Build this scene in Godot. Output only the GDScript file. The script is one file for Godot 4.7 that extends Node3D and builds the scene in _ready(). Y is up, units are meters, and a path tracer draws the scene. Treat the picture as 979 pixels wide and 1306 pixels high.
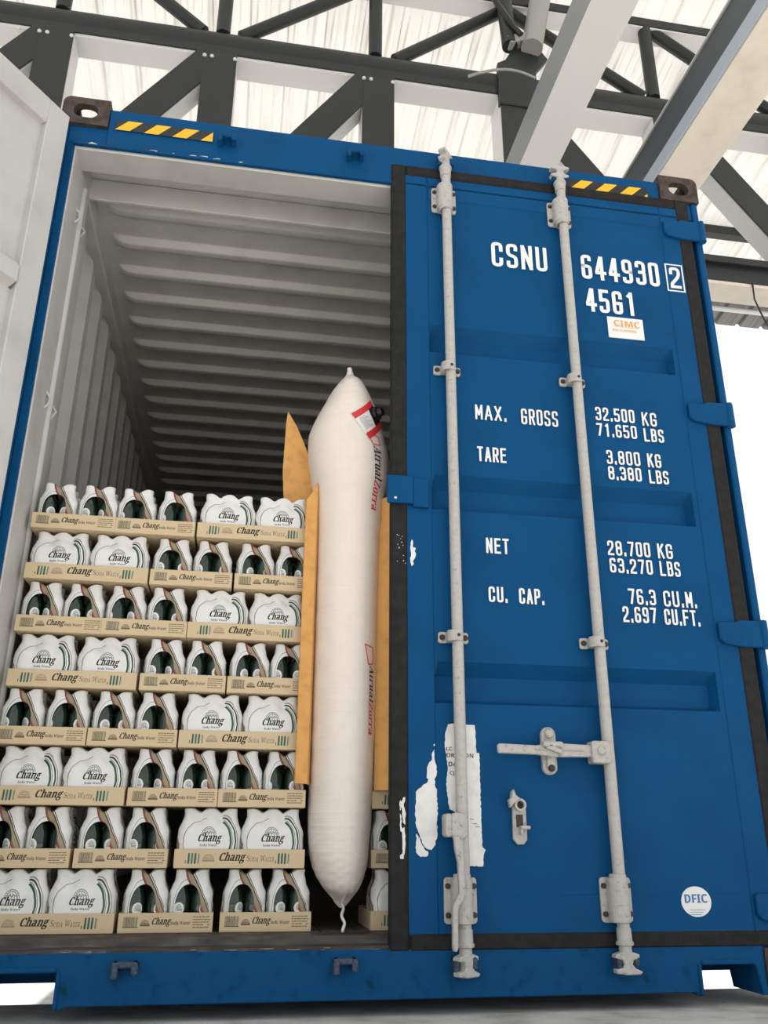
extends Node3D
# A blue shipping container backed up to a loading dock under a sheet-metal canopy: left door open on stacked drink trays, right door shut.

var M := {}
var used := {}
var rng := RandomNumberGenerator.new()

# ---------------------------------------------------------------- bookkeeping
func numbered(called: String) -> String:
	var n: int = used.get(called, 0)
	used[called] = n + 1
	return called if n == 0 else "%s_%03d" % [called, n]

func tag(o: Node3D, label: String, category: String, group := "") -> Node3D:
	o.set_meta("label", label)
	o.set_meta("category", category)
	if group:
		o.set_meta("group", group)
	return o

func thing(called: String, label: String, category: String, at := Vector3.ZERO, group := "") -> Node3D:
	var o := Node3D.new()
	o.name = numbered(called)
	add_child(o)
	o.position = at
	return tag(o, label, category, group)

func part(called: String, s: SurfaceTool, m: Material, parent: Node3D) -> MeshInstance3D:
	var o := MeshInstance3D.new()
	o.name = called
	o.mesh = s.commit()
	o.material_override = m
	parent.add_child(o, true)
	return o

func top(called: String, s: SurfaceTool, m: Material, label: String, category: String, group := "") -> MeshInstance3D:
	var o := part(numbered(called), s, m, self)
	tag(o, label, category, group)
	return o

func structure(called: String, s: SurfaceTool, m: Material, label: String) -> MeshInstance3D:
	var o := part(called, s, m, self)
	o.set_meta("kind", "structure")
	o.set_meta("label", label)
	return o

# ---------------------------------------------------------------- shapes
func st() -> SurfaceTool:
	var s := SurfaceTool.new()
	s.begin(Mesh.PRIMITIVE_TRIANGLES)
	return s

func tri(s: SurfaceTool, v: Array, n: Array, uv := []) -> void:
	var g: Vector3 = (v[1] - v[0]).cross(v[2] - v[0])
	var o := [0, 1, 2]
	if g.dot(n[0] + n[1] + n[2]) > 0.0:
		o = [0, 2, 1]
	for k in o:
		s.set_normal(n[k])
		if uv:
			s.set_uv(uv[k])
		s.add_vertex(v[k])

func quad(s: SurfaceTool, a: Vector3, b: Vector3, c: Vector3, d: Vector3, n: Vector3, uv := []) -> void:
	tri(s, [a, b, c], [n, n, n], [uv[0], uv[1], uv[2]] if uv else [])
	tri(s, [a, c, d], [n, n, n], [uv[0], uv[2], uv[3]] if uv else [])

func face(s: SurfaceTool, p: Array, away: Vector3) -> void:   # flat convex polygon, normal turned away from a point inside
	var n: Vector3 = (p[1] - p[0]).cross(p[2] - p[0]).normalized()
	var mid := Vector3.ZERO
	for q in p:
		mid += q / p.size()
	if n.dot(mid - away) < 0.0:
		n = -n
	for k in range(1, p.size() - 1):
		tri(s, [p[0], p[k], p[k + 1]], [n, n, n])

func box(s: SurfaceTool, lo: Vector3, hi: Vector3, bev := 0.0, xf := Transform3D()) -> void:
	var c := (lo + hi) / 2.0
	var h := (hi - lo).abs() / 2.0
	var b := minf(bev, minf(h.x, minf(h.y, h.z)) * 0.9)
	var mid := xf * c
	for ax in 3:
		var u := (ax + 1) % 3
		var w := (ax + 2) % 3
		for sg in [-1.0, 1.0]:
			var p := []
			for k in [[-1, -1], [1, -1], [1, 1], [-1, 1]]:
				var q := Vector3.ZERO
				q[ax] = sg * h[ax]
				q[u] = k[0] * (h[u] - b)
				q[w] = k[1] * (h[w] - b)
				p.append(xf * (c + q))
			face(s, p, mid)
	if b <= 0.0:
		return
	for ax in 3:
		var u := (ax + 1) % 3
		var w := (ax + 2) % 3
		for k in [[-1, -1], [1, -1], [1, 1], [-1, 1]]:
			var p := []
			for e in [[-1, 0], [1, 0], [1, 1], [-1, 1]]:
				var q := Vector3.ZERO
				q[ax] = e[0] * (h[ax] - b)
				q[u] = k[0] * (h[u] - (b if e[1] else 0.0))
				q[w] = k[1] * (h[w] - (0.0 if e[1] else b))
				p.append(xf * (c + q))
			face(s, p, mid)
	for i in [-1, 1]:
		for j in [-1, 1]:
			for k in [-1, 1]:
				var q := Vector3(i * h.x, j * h.y, k * h.z)
				face(s, [xf * (c + q - Vector3(0, j * b, k * b)), xf * (c + q - Vector3(i * b, 0, k * b)), xf * (c + q - Vector3(i * b, j * b, 0))], mid)

func cut_box(lo: Vector3, hi: Vector3, bev := 0.004) -> SurfaceTool:
	var s := st()
	box(s, lo, hi, bev)
	return s

func prism(s: SurfaceTool, poly: PackedVector2Array, z0: float, z1: float, xf := Transform3D(), bev := 0.0) -> void:   # polygon in x-y, extruded along z
	var cw := Geometry2D.is_polygon_clockwise(poly)
	var inner := poly
	if bev > 0.0:
		var sh := Geometry2D.offset_polygon(poly, -bev, Geometry2D.JOIN_MITER)
		if sh.size() == 1 and sh[0].size() == poly.size():
			# align the start of the shrunken outline
			var best := 0
			for k in poly.size():
				if sh[0][k].distance_squared_to(poly[0]) < sh[0][best].distance_squared_to(poly[0]):
					best = k
			inner = PackedVector2Array()
			for k in poly.size():
				inner.append(sh[0][(best + k) % poly.size()])
		else:
			bev = 0.0
	var idx := Geometry2D.triangulate_polygon(inner)
	for zz in [[z0, -1.0], [z1, 1.0]]:
		var n: Vector3 = (xf.basis * Vector3(0, 0, zz[1] * signf(z1 - z0))).normalized()
		for k in range(0, idx.size(), 3):
			var v := []
			for e in 3:
				var q: Vector2 = inner[idx[k + e]]
				v.append(xf * Vector3(q.x, q.y, zz[0]))
			tri(s, v, [n, n, n])
	var sz := signf(z1 - z0) * bev
	for k in poly.size():
		var a := poly[k]
		var b := poly[(k + 1) % poly.size()]
		var e := (b - a)
		var n2 := Vector2(e.y, -e.x).normalized() * (-1.0 if cw else 1.0)
		var n := (xf.basis * Vector3(n2.x, n2.y, 0)).normalized()
		quad(s, xf * Vector3(a.x, a.y, z0 + sz), xf * Vector3(b.x, b.y, z0 + sz), xf * Vector3(b.x, b.y, z1 - sz), xf * Vector3(a.x, a.y, z1 - sz), n)
		if bev > 0.0:
			var ia := inner[k]
			var ib := inner[(k + 1) % poly.size()]
			for zz in [[z0, sz, -1.0], [z1, -sz, 1.0]]:
				var nb := (xf.basis * Vector3(n2.x, n2.y, zz[2] * signf(z1 - z0))).normalized()
				quad(s, xf * Vector3(a.x, a.y, zz[0] + zz[1]), xf * Vector3(b.x, b.y, zz[0] + zz[1]), xf * Vector3(ib.x, ib.y, zz[0]), xf * Vector3(ia.x, ia.y, zz[0]), nb)

func tube(s: SurfaceTool, pts: Array, r, sides := 12, caps := true) -> void:
	var rings := []
	var norms := []
	var ref := Vector3.UP if absf((pts[1] - pts[0]).normalized().y) < 0.9 else Vector3.RIGHT
	for i in pts.size():
		var d: Vector3 = (pts[mini(i + 1, pts.size() - 1)] - pts[maxi(i - 1, 0)]).normalized()
		var a := (ref - d * ref.dot(d)).normalized()
		ref = a
		var b := d.cross(a)
		var rr: float = r[i] if r is Array else r
		var ring := []
		var nn := []
		for k in sides:
			var t := TAU * k / sides
			var n := a * cos(t) + b * sin(t)
			nn.append(n)
			ring.append(pts[i] + n * rr)
		rings.append(ring)
		norms.append(nn)
	for i in pts.size() - 1:
		for k in sides:
			var k2 := (k + 1) % sides
			tri(s, [rings[i][k], rings[i][k2], rings[i + 1][k2]], [norms[i][k], norms[i][k2], norms[i + 1][k2]])
			tri(s, [rings[i][k], rings[i + 1][k2], rings[i + 1][k]], [norms[i][k], norms[i + 1][k2], norms[i + 1][k]])
	if caps:
		var m: Vector3 = (pts[0] + pts[-1]) / 2.0
		face(s, rings[0], m)
		face(s, rings[-1], m)

func lathe(s: SurfaceTool, prof: Array, xf := Transform3D(), sides := 20) -> void:   # profile of Vector2(radius, height) about local y
	for i in prof.size() - 1:
		var p: Vector2 = prof[i]
		var q: Vector2 = prof[i + 1]
		if p.is_equal_approx(q):
			continue
		var e := q - p
		var fn := Vector2(e.y, -e.x).normalized()
		var pn := fn
		var qn := fn
		if i > 0:
			var e0: Vector2 = p - prof[i - 1]
			var f0 := Vector2(e0.y, -e0.x).normalized()
			if f0.dot(fn) > 0.7:
				pn = (f0 + fn).normalized()
		if i < prof.size() - 2:
			var e1: Vector2 = prof[i + 2] - q
			var f1 := Vector2(e1.y, -e1.x).normalized()
			if f1.dot(fn) > 0.7:
				qn = (f1 + fn).normalized()
		for k in sides:
			var t0 := TAU * k / sides
			var t1 := TAU * (k + 1) / sides
			var v := []
			var n := []
			for w in [[p, pn, t0], [p, pn, t1], [q, qn, t1], [q, qn, t0]]:
				v.append(xf * Vector3(w[0].x * cos(w[2]), w[0].y, w[0].x * sin(w[2])))
				n.append((xf.basis * Vector3(w[1].x * cos(w[2]), w[1].y, w[1].x * sin(w[2]))).normalized())
			if p.x > 1e-6:
				tri(s, [v[0], v[1], v[2]], [n[0], n[1], n[2]])
			if q.x > 1e-6:
				tri(s, [v[0], v[2], v[3]], [n[0], n[2], n[3]])

func along(p: Vector3, dir: Vector3) -> Transform3D:   # local y along dir
	var y := dir.normalized()
	var x := y.cross(Vector3.FORWARD if absf(y.z) < 0.9 else Vector3.UP).normalized()
	return Transform3D(Basis(x, y, x.cross(y)), p)

func bolt_head(s: SurfaceTool, p: Vector3, r: float, h: float, dir := Vector3(0, 0, 1)) -> void:
	lathe(s, [Vector2(r, 0), Vector2(r, h * 0.5), Vector2(r * 0.75, h * 0.9), Vector2(0, h)], along(p, dir), 12)

func rrect(lo: Vector2, hi: Vector2, r: float, n := 4) -> PackedVector2Array:
	var p := PackedVector2Array()
	var cs := [Vector2(hi.x - r, hi.y - r), Vector2(lo.x + r, hi.y - r), Vector2(lo.x + r, lo.y + r), Vector2(hi.x - r, lo.y + r)]
	for k in 4:
		for i in n + 1:
			var t := PI / 2 * (k + float(i) / n)
			p.append(cs[k] + Vector2(cos(t), sin(t)) * r)
	return p

func ragged(lo: Vector2, hi: Vector2, amount: float, sd: int, n := 14, oval := 0.0) -> PackedVector2Array:   # a torn outline
	rng.seed = sd
	var p := PackedVector2Array()
	var c := (lo + hi) / 2.0
	var h := (hi - lo) / 2.0
	for k in 4 * n:
		var t := TAU * k / (4 * n)
		var q := Vector2(cos(t), sin(t))
		var sq := q / maxf(absf(q.x), absf(q.y))
		q = sq.lerp(q, oval)
		p.append(c + Vector2(q.x * h.x, q.y * h.y) * (1.0 - rng.randf() * amount))
	return p

func frayed(o: Array, amount: float, sd: int) -> PackedVector2Array:   # the outline with small tears along each edge
	rng.seed = sd
	var p := PackedVector2Array()
	for k in o.size():
		var a: Vector2 = o[k]
		var b: Vector2 = o[(k + 1) % o.size()]
		var n := maxi(1, int(a.distance_to(b) / 0.006))
		for i in n:
			var q := a.lerp(b, float(i) / n)
			p.append(q if i == 0 else q + (b - a).normalized().orthogonal() * rng.randf_range(-amount, amount))
	return p

func sm(a: float, b: float, x: float) -> float:
	var t := clampf((x - a) / (b - a), 0.0, 1.0)
	return t * t * (3.0 - 2.0 * t)

# ---------------------------------------------------------------- materials
func ramp(stops: Array) -> Gradient:
	var g := Gradient.new()
	var o := PackedFloat32Array()
	var c := PackedColorArray()
	for s in stops:
		o.append(s[0])
		c.append(s[1])
	g.offsets = o
	g.colors = c
	return g

func noise(freq: float, stops: Array, sd := 1, oct := 4, size := 512, kind := FastNoiseLite.TYPE_SIMPLEX_SMOOTH) -> NoiseTexture2D:
	var f := FastNoiseLite.new()
	f.noise_type = kind
	f.frequency = freq
	f.seed = sd
	f.fractal_octaves = oct
	var t := NoiseTexture2D.new()
	t.width = size
	t.height = size
	t.seamless = true
	t.noise = f
	if stops:
		t.color_ramp = ramp(stops)
	return t

func bump(freq: float, strength: float, sd := 1, oct := 3, size := 512) -> NoiseTexture2D:
	var t := noise(freq, [], sd, oct, size)
	t.as_normal_map = true
	t.bump_strength = strength
	return t

func lin(r: float, g: float, b: float) -> Color:
	return Color(r, g, b).linear_to_srgb()

func mat(called: String, c: Color, rough := 0.6, metal := 0.0) -> StandardMaterial3D:
	var m := StandardMaterial3D.new()
	m.resource_name = called
	m.albedo_color = c
	m.roughness = rough
	m.metallic = metal
	M[called] = m
	return m

func grain(m: StandardMaterial3D, t: Texture2D, scale: Vector3, world := false) -> StandardMaterial3D:
	m.albedo_texture = t
	m.uv1_triplanar = true
	m.uv1_world_triplanar = world
	m.uv1_scale = scale
	return m

func relief(m: StandardMaterial3D, t: Texture2D, k: float) -> void:
	m.normal_enabled = true
	m.normal_texture = t
	m.normal_scale = k

func make_materials() -> void:
	var w := Color.WHITE
	var patch := noise(0.006, [[0.0, Color(0.90, 0.91, 0.92)], [0.35, Color(0.97, 0.97, 0.97)], [0.6, w], [1.0, Color(0.96, 0.98, 1.0)]], 3, 5)
	var soft := bump(0.008, 2.0, 9, 3)
	# blue container paint, and the same paint chalked and rust-specked low on the frame
	var m := grain(mat("blue_paint", lin(0.0030, 0.069, 0.193), 0.5), patch, Vector3(0.9, 0.9, 0.9))
	m.metallic_specular = 0.20
	relief(m, soft, 0.15)
	var worn := noise(0.02, [[0.0, Color(0.95, 0.78, 0.68)], [0.10, Color(0.86, 0.80, 0.76)], [0.24, Color(0.92, 0.93, 0.94)], [0.5, w], [1.0, Color(0.93, 0.97, 1.0)]], 21, 6)
	m = grain(mat("blue_worn", lin(0.0038, 0.070, 0.190), 0.55), worn, Vector3(1.3, 1.3, 1.3))
	m.metallic_specular = 0.20
	relief(m, soft, 0.2)
	var dirt := noise(0.012, [[0.0, Color(0.93, 0.925, 0.92)], [0.4, Color(0.98, 0.98, 0.98)], [0.7, w], [1.0, w]], 5, 5)
	grain(mat("inside_paint", lin(0.56, 0.56, 0.545), 0.5), dirt, Vector3(0.8, 0.8, 0.8))
	grain(mat("door_white", lin(0.53, 0.53, 0.52), 0.5), dirt, Vector3(0.6, 0.6, 0.6))
	grain(mat("rod_paint", lin(0.50, 0.49, 0.465), 0.5), noise(0.03, [[0.0, Color(0.55, 0.52, 0.50)], [0.14, Color(0.76, 0.75, 0.73)], [0.26, Color(0.94, 0.935, 0.93)], [1.0, w]], 8, 5), Vector3(3, 3, 3))
	grain(mat("keeper_paint", w, 0.6), noise(0.03, [[0.0, lin(0.03, 0.022, 0.018)], [0.4, lin(0.045, 0.05, 0.06)], [0.6, lin(0.02, 0.07, 0.16)], [0.8, lin(0.09, 0.10, 0.11)], [1.0, lin(0.22, 0.23, 0.24)]], 25, 4), Vector3(6, 6, 6))
	mat("rubber", lin(0.022, 0.022, 0.0225), 0.65)
	M.rubber.metallic_specular = 0.3
	grain(M.rubber, noise(0.02, [[0.0, Color(0.7, 0.7, 0.7)], [0.7, Color(0.95, 0.95, 0.95)], [1.0, Color(1, 1, 1)]], 31, 5), Vector3(2, 2, 2))
	grain(mat("rust_casting", w, 0.75), noise(0.015, [[0.0, lin(0.02, 0.016, 0.014)], [0.4, lin(0.045, 0.032, 0.026)], [0.55, lin(0.10, 0.045, 0.02)], [0.64, lin(0.05, 0.045, 0.045)], [0.80, lin(0.055, 0.06, 0.065)], [1.0, lin(0.02, 0.07, 0.17)]], 14, 5), Vector3(2.2, 2.2, 2.2))
	mat("dark_bolt", lin(0.05, 0.04, 0.033), 0.6, 0.3)
	mat("white_print", lin(0.80, 0.82, 0.83), 0.5)
	grain(mat("white_paper", lin(0.80, 0.80, 0.78), 0.75), dirt, Vector3(3, 3, 3))
	mat("black_print", lin(0.03, 0.03, 0.03), 0.6)
	mat("yellow_tape", lin(0.86, 0.48, 0.01), 0.4)
	mat("black_tape", lin(0.012, 0.012, 0.013), 0.4)
	mat("sticker_white", lin(0.80, 0.80, 0.79), 0.45)
	mat("sticker_blue", lin(0.05, 0.17, 0.38), 0.5)
	mat("sticker_orange", lin(0.80, 0.33, 0.08), 0.5)
	var wood := noise(0.02, [[0.0, lin(0.020, 0.016, 0.013)], [0.5, lin(0.055, 0.045, 0.037)], [1.0, lin(0.11, 0.09, 0.07)]], 41, 5)
	grain(mat("floor_wood", w, 0.75), wood, Vector3(4, 4, 0.5))
	grain(mat("sill_steel", w, 0.6), noise(0.02, [[0.0, lin(0.012, 0.010, 0.009)], [0.45, lin(0.04, 0.034, 0.03)], [0.75, lin(0.08, 0.07, 0.062)], [1.0, lin(0.20, 0.20, 0.20)]], 43, 6), Vector3(0.7, 3, 3))
	# canopy
	var streak := noise(0.012, [[0.0, Color(0.80, 0.79, 0.77)], [0.25, Color(0.91, 0.905, 0.895)], [0.40, Color(0.98, 0.98, 0.975)], [1.0, w]], 51, 5, 1024)
	m = grain(mat("roof_sheet", lin(0.88, 0.88, 0.87), 0.55), streak, Vector3(0.7, 0.7, 0.002), true)
	m.backlight_enabled = true
	m.backlight = Color(0.93, 0.93, 0.93)
	grain(mat("dim_eave", lin(0.20, 0.20, 0.20), 0.6), streak, Vector3(1.1, 1.1, 0.02), true)  # grey strip: dimmer light near the eave put into the colour
	mat("dark_steel", lin(0.023, 0.027, 0.028), 0.42)
	M.dark_steel.metallic_specular = 0.4
	grain(M.dark_steel, dirt, Vector3(0.5, 0.5, 0.5))
	mat("lit_steel", lin(0.62, 0.62, 0.615), 0.5)  # truss and beam faces with the brighter light put into the colour
	mat("grey_steel", lin(0.20, 0.21, 0.22), 0.45)
	mat("shaded_slate", lin(0.055, 0.068, 0.08), 0.45)
	mat("blue_sheen_steel", lin(0.40, 0.46, 0.54), 0.4)
	grain(mat("lit_cream", lin(0.76, 0.69, 0.60), 0.55), dirt, Vector3(0.7, 0.7, 0.7))
	mat("pipe_grey", lin(0.30, 0.30, 0.29), 0.45)
	mat("galvanised", lin(0.55, 0.57, 0.60), 0.35, 0.4)
	# ground
	grain(mat("concrete", w, 0.85), noise(0.01, [[0.0, lin(0.34, 0.33, 0.31)], [0.4, lin(0.50, 0.49, 0.465)], [0.7, lin(0.57, 0.56, 0.535)], [1.0, lin(0.66, 0.65, 0.625)]], 61, 6), Vector3(1.0, 1.0, 1.6), true)
	grain(mat("yard_concrete", w, 0.85), noise(0.01, [[0.0, lin(0.42, 0.41, 0.39)], [1.0, lin(0.55, 0.54, 0.52)]], 62, 5), Vector3(0.5, 0.5, 0.5), true)
	mat("tyre", lin(0.02, 0.02, 0.02), 0.8)
	# cargo
	var kraft := noise(0.02, [[0.0, Color(0.90, 0.89, 0.88)], [0.5, Color(0.98, 0.98, 0.98)], [1.0, w]], 71, 5)
	grain(mat("tray_card", lin(0.60, 0.47, 0.30), 0.7), kraft, Vector3(4, 4, 4))
	grain(mat("kraft_card", lin(0.74, 0.385, 0.115), 0.75), noise(0.015, [[0.0, Color(0.86, 0.85, 0.84)], [0.5, Color(0.97, 0.97, 0.97)], [1.0, w]], 72, 5), Vector3(2, 2, 2))
	mat("card_edge", lin(0.34, 0.20, 0.08), 0.9)
	m = mat("bottle_glass", lin(0.005, 0.020, 0.012), 0.07)
	m.metallic_specular = 0.6
	mat("bottle_label", lin(0.72, 0.72, 0.70), 0.5)
	mat("bottle_cap", lin(0.55, 0.55, 0.55), 0.35, 0.3)
	# dunnage bag
	m = grain(mat("bag_weave", lin(0.79, 0.718, 0.655), 0.42), noise(0.02, [[0.0, Color(0.97, 0.968, 0.965)], [0.4, Color(0.99, 0.99, 0.988)], [1.0, w]], 81, 5), Vector3(2, 1.2, 2))
	m.metallic_specular = 0.5
	var im := Image.create(256, 256, false, Image.FORMAT_RGB8)
	rng.seed = 63
	var cols := []
	var lines := []
	for k in 256:
		cols.append(rng.randf() * 0.35 + (0.4 if k % 16 < 2 else 0.0))
		lines.append(rng.randf() * 0.45 + (0.4 if k % 11 < 2 else 0.0))
	for y in 256:
		for x in 256:
			var v: float = 0.15 + 0.4 * cols[x] + 0.5 * lines[y] + rng.randf() * 0.08
			im.set_pixel(x, y, Color(v, v, v))
	im.bump_map_to_normal_map(2.0)
	relief(m, ImageTexture.create_from_image(im), 0.35)
	mat("print_red", lin(0.62, 0.03, 0.03), 0.5)
	mat("print_rose", lin(0.58, 0.10, 0.09), 0.5)
	mat("rope", lin(0.80, 0.80, 0.79), 0.8)
	mat("valve_black", lin(0.01, 0.01, 0.011), 0.35)

# ---------------------------------------------------------------- lettering
const GLYPH := {
	"C": "o 1 .72,1 1,0 1,0 0,1 0,1 .28", "S": "o 1 .82,1 1,0 1,0 .54,1 .46,1 0,0 0,0 .18", "N": "s 0 0,0 1|d -.05 1.06,1.05 -.06|s 1 0,1 1", "U": "o 0 1,0 0,1 0,1 1",
	"6": "o .97 .86,.97 1,0 1,0 0,1 0,1 .53,0 .53", "9": "o .03 .14,.03 0,1 0,1 1,0 1,0 .47,1 .47", "4": "s .72 0,.72 1|d .66 1.06,-.06 .27|s 0 .27,1.08 .27", "3": "o 0 .83,0 1,1 1,1 .53,.4 .53|o .4 .53,1 .53,1 0,0 0,0 .17",
	"0": "c .5 1,1 1,1 0,0 0,0 1", "O": "c .5 1,1 1,1 0,0 0,0 1", "2": "o 0 .75,0 1,1 1,1 .6,0 .15,0 0|s 0 0,1 0", "5": "s .95 1,.02 1,.02 .55|o .02 .56,1 .58,1 0,0 0,0 .17",
	"G": "o 1 .76,1 1,0 1,0 0,1 0,1 .46|s .98 .46,.58 .46", "1": "d .1 .82,.62 1|s .62 1,.62 0", "M": "s 0 0,0 1|d -.02 1.05,.5 .25|d 1.02 1.05,.5 .25|s 1 1,1 0", "A": "d -.08 -.07,.5 1.06|d 1.08 -.07,.5 1.06|s .25 .3,.75 .3", "X": "d -.05 -.06,1.05 1.06|d -.05 1.06,1.05 -.06",
	"R": "s 0 0,0 1|o 0 1,1 1,1 .48,0 .48|d .55 .48,1.04 -.07", "P": "s 0 0,0 1|o 0 1,1 1,1 .46,0 .46", "T": "s 0 1,1 1|s .5 1,.5 0", "E": "s 1 1,0 1,0 0,1 0|s 0 .52,.85 .52", "K": "s 0 0,0 1|d 1.05 1.07,0 .40|d .38 .62,1.06 -.07",
	"L": "s 0 1,0 0,1 0", "B": "s 0 0,0 1|o 0 1,.95 1,.95 .53,0 .53|o 0 .53,1 .53,1 0,0 0", "7": "s 0 1,1 1|d 1 1,.35 -.06", "8": "c .5 .55,1 .55,1 1,0 1,0 .55|c .5 .51,1 .51,1 0,0 0,0 .51", "F": "s 0 0,0 1,1 1|s 0 .52,.85 .52", ".": "s 0 -.02,0 .12",
}

func stroke_line(s: SurfaceTool, pts: Array, half: float, closed: bool, at: Callable, n: Vector3, square := true) -> void:   # a mitred ribbon
	var L := []
	if not closed and square:
		pts = pts.duplicate()
		pts[0] = pts[0] + (pts[0] - pts[1]).normalized() * half
		pts[-1] = pts[-1] + (pts[-1] - pts[-2]).normalized() * half
	for i in pts.size():
		var p: Vector2 = pts[i]
		var d0 := Vector2.ZERO
		var d1 := Vector2.ZERO
		if i > 0 or closed:
			d0 = (p - pts[(i - 1 + pts.size()) % pts.size()]).normalized()
		if i < pts.size() - 1 or closed:
			d1 = (pts[(i + 1) % pts.size()] - p).normalized()
		if d0 == Vector2.ZERO:
			d0 = d1
		if d1 == Vector2.ZERO:
			d1 = d0
		var m := (d0 + d1).normalized().orthogonal()
		var k := half / maxf(0.45, m.dot(d0.orthogonal()))
		L.append([p + m * k, p - m * k])
	for i in (pts.size() if closed else pts.size() - 1):
		var a: Array = L[i]
		var b: Array = L[(i + 1) % pts.size()]
		quad(s, at.call(a[0]), at.call(b[0]), at.call(b[1]), at.call(a[1]), n)

func fillet(p: Array, r: float, closed: bool) -> Array:
	var out := []
	for i in p.size():
		if not closed and (i == 0 or i == p.size() - 1):
			out.append(p[i])
			continue
		var b: Vector2 = p[i]
		var a: Vector2 = p[(i - 1 + p.size()) % p.size()]
		var c: Vector2 = p[(i + 1) % p.size()]
		var q := minf(r, minf(a.distance_to(b), b.distance_to(c)) * 0.5)
		if absf((b - a).normalized().dot((c - b).normalized())) > 0.98:
			out.append(b)
			continue
		var s0 := b + (a - b).normalized() * q
		var s1 := b + (c - b).normalized() * q
		for k in 5:
			var t := k / 4.0
			out.append(s0.lerp(b, t).lerp(b.lerp(s1, t), t))
	return out

func write(s: SurfaceTool, txt: String, x: float, y: float, z: float, h: float, width: float, thick: float) -> void:   # condensed stencil capitals; x, y is the lower left corner
	var units := 0.30 * (txt.length() - 1)
	for ch in txt:
		units += 0.34 if ch == "." else 1.0
	var w := width / units
	for ch in txt:
		var narrow := ch == "."
		var gw := 0.0 if narrow else w - thick
		var lift := z
		for sk: String in (GLYPH[ch] as String).split("|"):
			lift += 0.00025
			var pts := []
			for pr in sk.substr(2).split(","):
				var f := pr.split(" ")
				pts.append(Vector2(x + (w * 0.17 if narrow else thick / 2) + float(f[0]) * gw, y + thick / 2 + float(f[1]) * (h - thick)))
			var closed := sk[0] == "c"
			if sk[0] == "o" or sk[0] == "c":
				pts = fillet(pts, gw * 0.45, closed)
			var up := lift
			stroke_line(s, pts, thick / 2, closed, func(q: Vector2): return Vector3(q.x, q.y, up), Vector3(0, 0, 1), sk[0] != "d")
		x += w * (0.64 if narrow else 1.30)

func font(serif: bool, bold: bool) -> SystemFont:
	var f := SystemFont.new()
	f.font_names = PackedStringArray(["Droid Serif" if serif else "Droid Sans"])
	f.font_weight = 700 if bold else 400
	return f

func text_tris(txt: String, serif := true, bold := true) -> Array:   # flat triangles of a text, one unit high capitals, starting at x = 0
	var t := TextMesh.new()
	t.text = txt
	t.font = font(serif, bold)
	t.font_size = 64
	t.pixel_size = 1.0 / 46.0
	t.depth = 0.0
	t.curve_step = 2.0
	t.horizontal_alignment = HORIZONTAL_ALIGNMENT_LEFT
	t.vertical_alignment = VERTICAL_ALIGNMENT_BOTTOM
	var a := t.get_mesh_arrays()
	var v: PackedVector3Array = a[Mesh.ARRAY_VERTEX]
	var idx = a[Mesh.ARRAY_INDEX]
	var nn: PackedVector3Array = a[Mesh.ARRAY_NORMAL]
	var order: Array = Array(idx) if idx != null and idx.size() else range(v.size())
	var out := []
	var lo := 1e9
	for k in order:
		lo = minf(lo, v[k].x)
	for k in range(0, order.size(), 3):
		if nn[order[k]].z < 0.5:
			continue
		for e in 3:
			var q := v[order[k + e]]
			out.append(Vector2(q.x - lo, q.y))
	var hi := 0.0
	var base := 1e9
	for q: Vector2 in out:
		hi = maxf(hi, q.x)
		base = minf(base, q.y)
	return [out, hi, base]

# drawing on images, in pixels, y downwards
func fill_tris(im: Image, tris: Array, xf: Transform2D, c: Color) -> void:
	for k in range(0, tris.size(), 3):
		var a: Vector2 = xf * tris[k]
		var b: Vector2 = xf * tris[k + 1]
		var d: Vector2 = xf * tris[k + 2]
		var lo := a.min(b).min(d).floor()
		var hi := a.max(b).max(d).ceil()
		var area := (b - a).cross(d - a)
		if absf(area) < 1e-6:
			continue
		for y in range(maxi(0, int(lo.y)), mini(im.get_height(), int(hi.y) + 1)):
			for x in range(maxi(0, int(lo.x)), mini(im.get_width(), int(hi.x) + 1)):
				var p := Vector2(x + 0.5, y + 0.5)
				var u := (b - a).cross(p - a) / area
				var v := (d - b).cross(p - b) / area
				var w := (a - d).cross(p - d) / area
				if u >= -0.001 and v >= -0.001 and w >= -0.001:
					im.set_pixel(x, y, c)

func fill_text(im: Image, txt: String, x: float, y: float, h: float, width: float, shear: float, c: Color, serif := true, bold := true) -> void:
	var t := text_tris(txt, serif, bold)
	fill_tris(im, t[0], Transform2D(Vector2(width / t[1], 0), Vector2(h * shear, -h), Vector2(x, y)), c)

func fill_line(im: Image, pts: Array, half: float, c: Color) -> void:
	for i in pts.size() - 1:
		var a: Vector2 = pts[i]
		var b: Vector2 = pts[i + 1]
		var lo := a.min(b) - Vector2(half + 1, half + 1)
		var hi := a.max(b) + Vector2(half + 1, half + 1)
		for y in range(maxi(0, int(lo.y)), mini(im.get_height(), int(hi.y) + 1)):
			for x in range(maxi(0, int(lo.x)), mini(im.get_width(), int(hi.x) + 1)):
				var p := Vector2(x + 0.5, y + 0.5)
				if Geometry2D.get_closest_point_to_segment(p, a, b).distance_squared_to(p) <= half * half:
					im.set_pixel(x, y, c)

func arc_pts(c: Vector2, rx: float, ry: float, a0: float, a1: float, n := 16) -> Array:
	var p := []
	for k in n + 1:
		var t := deg_to_rad(lerpf(a0, a1, float(k) / n))
		p.append(c + Vector2(cos(t) * rx, -sin(t) * ry))
	return p

func picture(im: Image, called: String, rough: float) -> StandardMaterial3D:
	var m := mat(called, Color.WHITE, rough)
	m.albedo_texture = ImageTexture.create_from_image(im)
	return m

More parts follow.
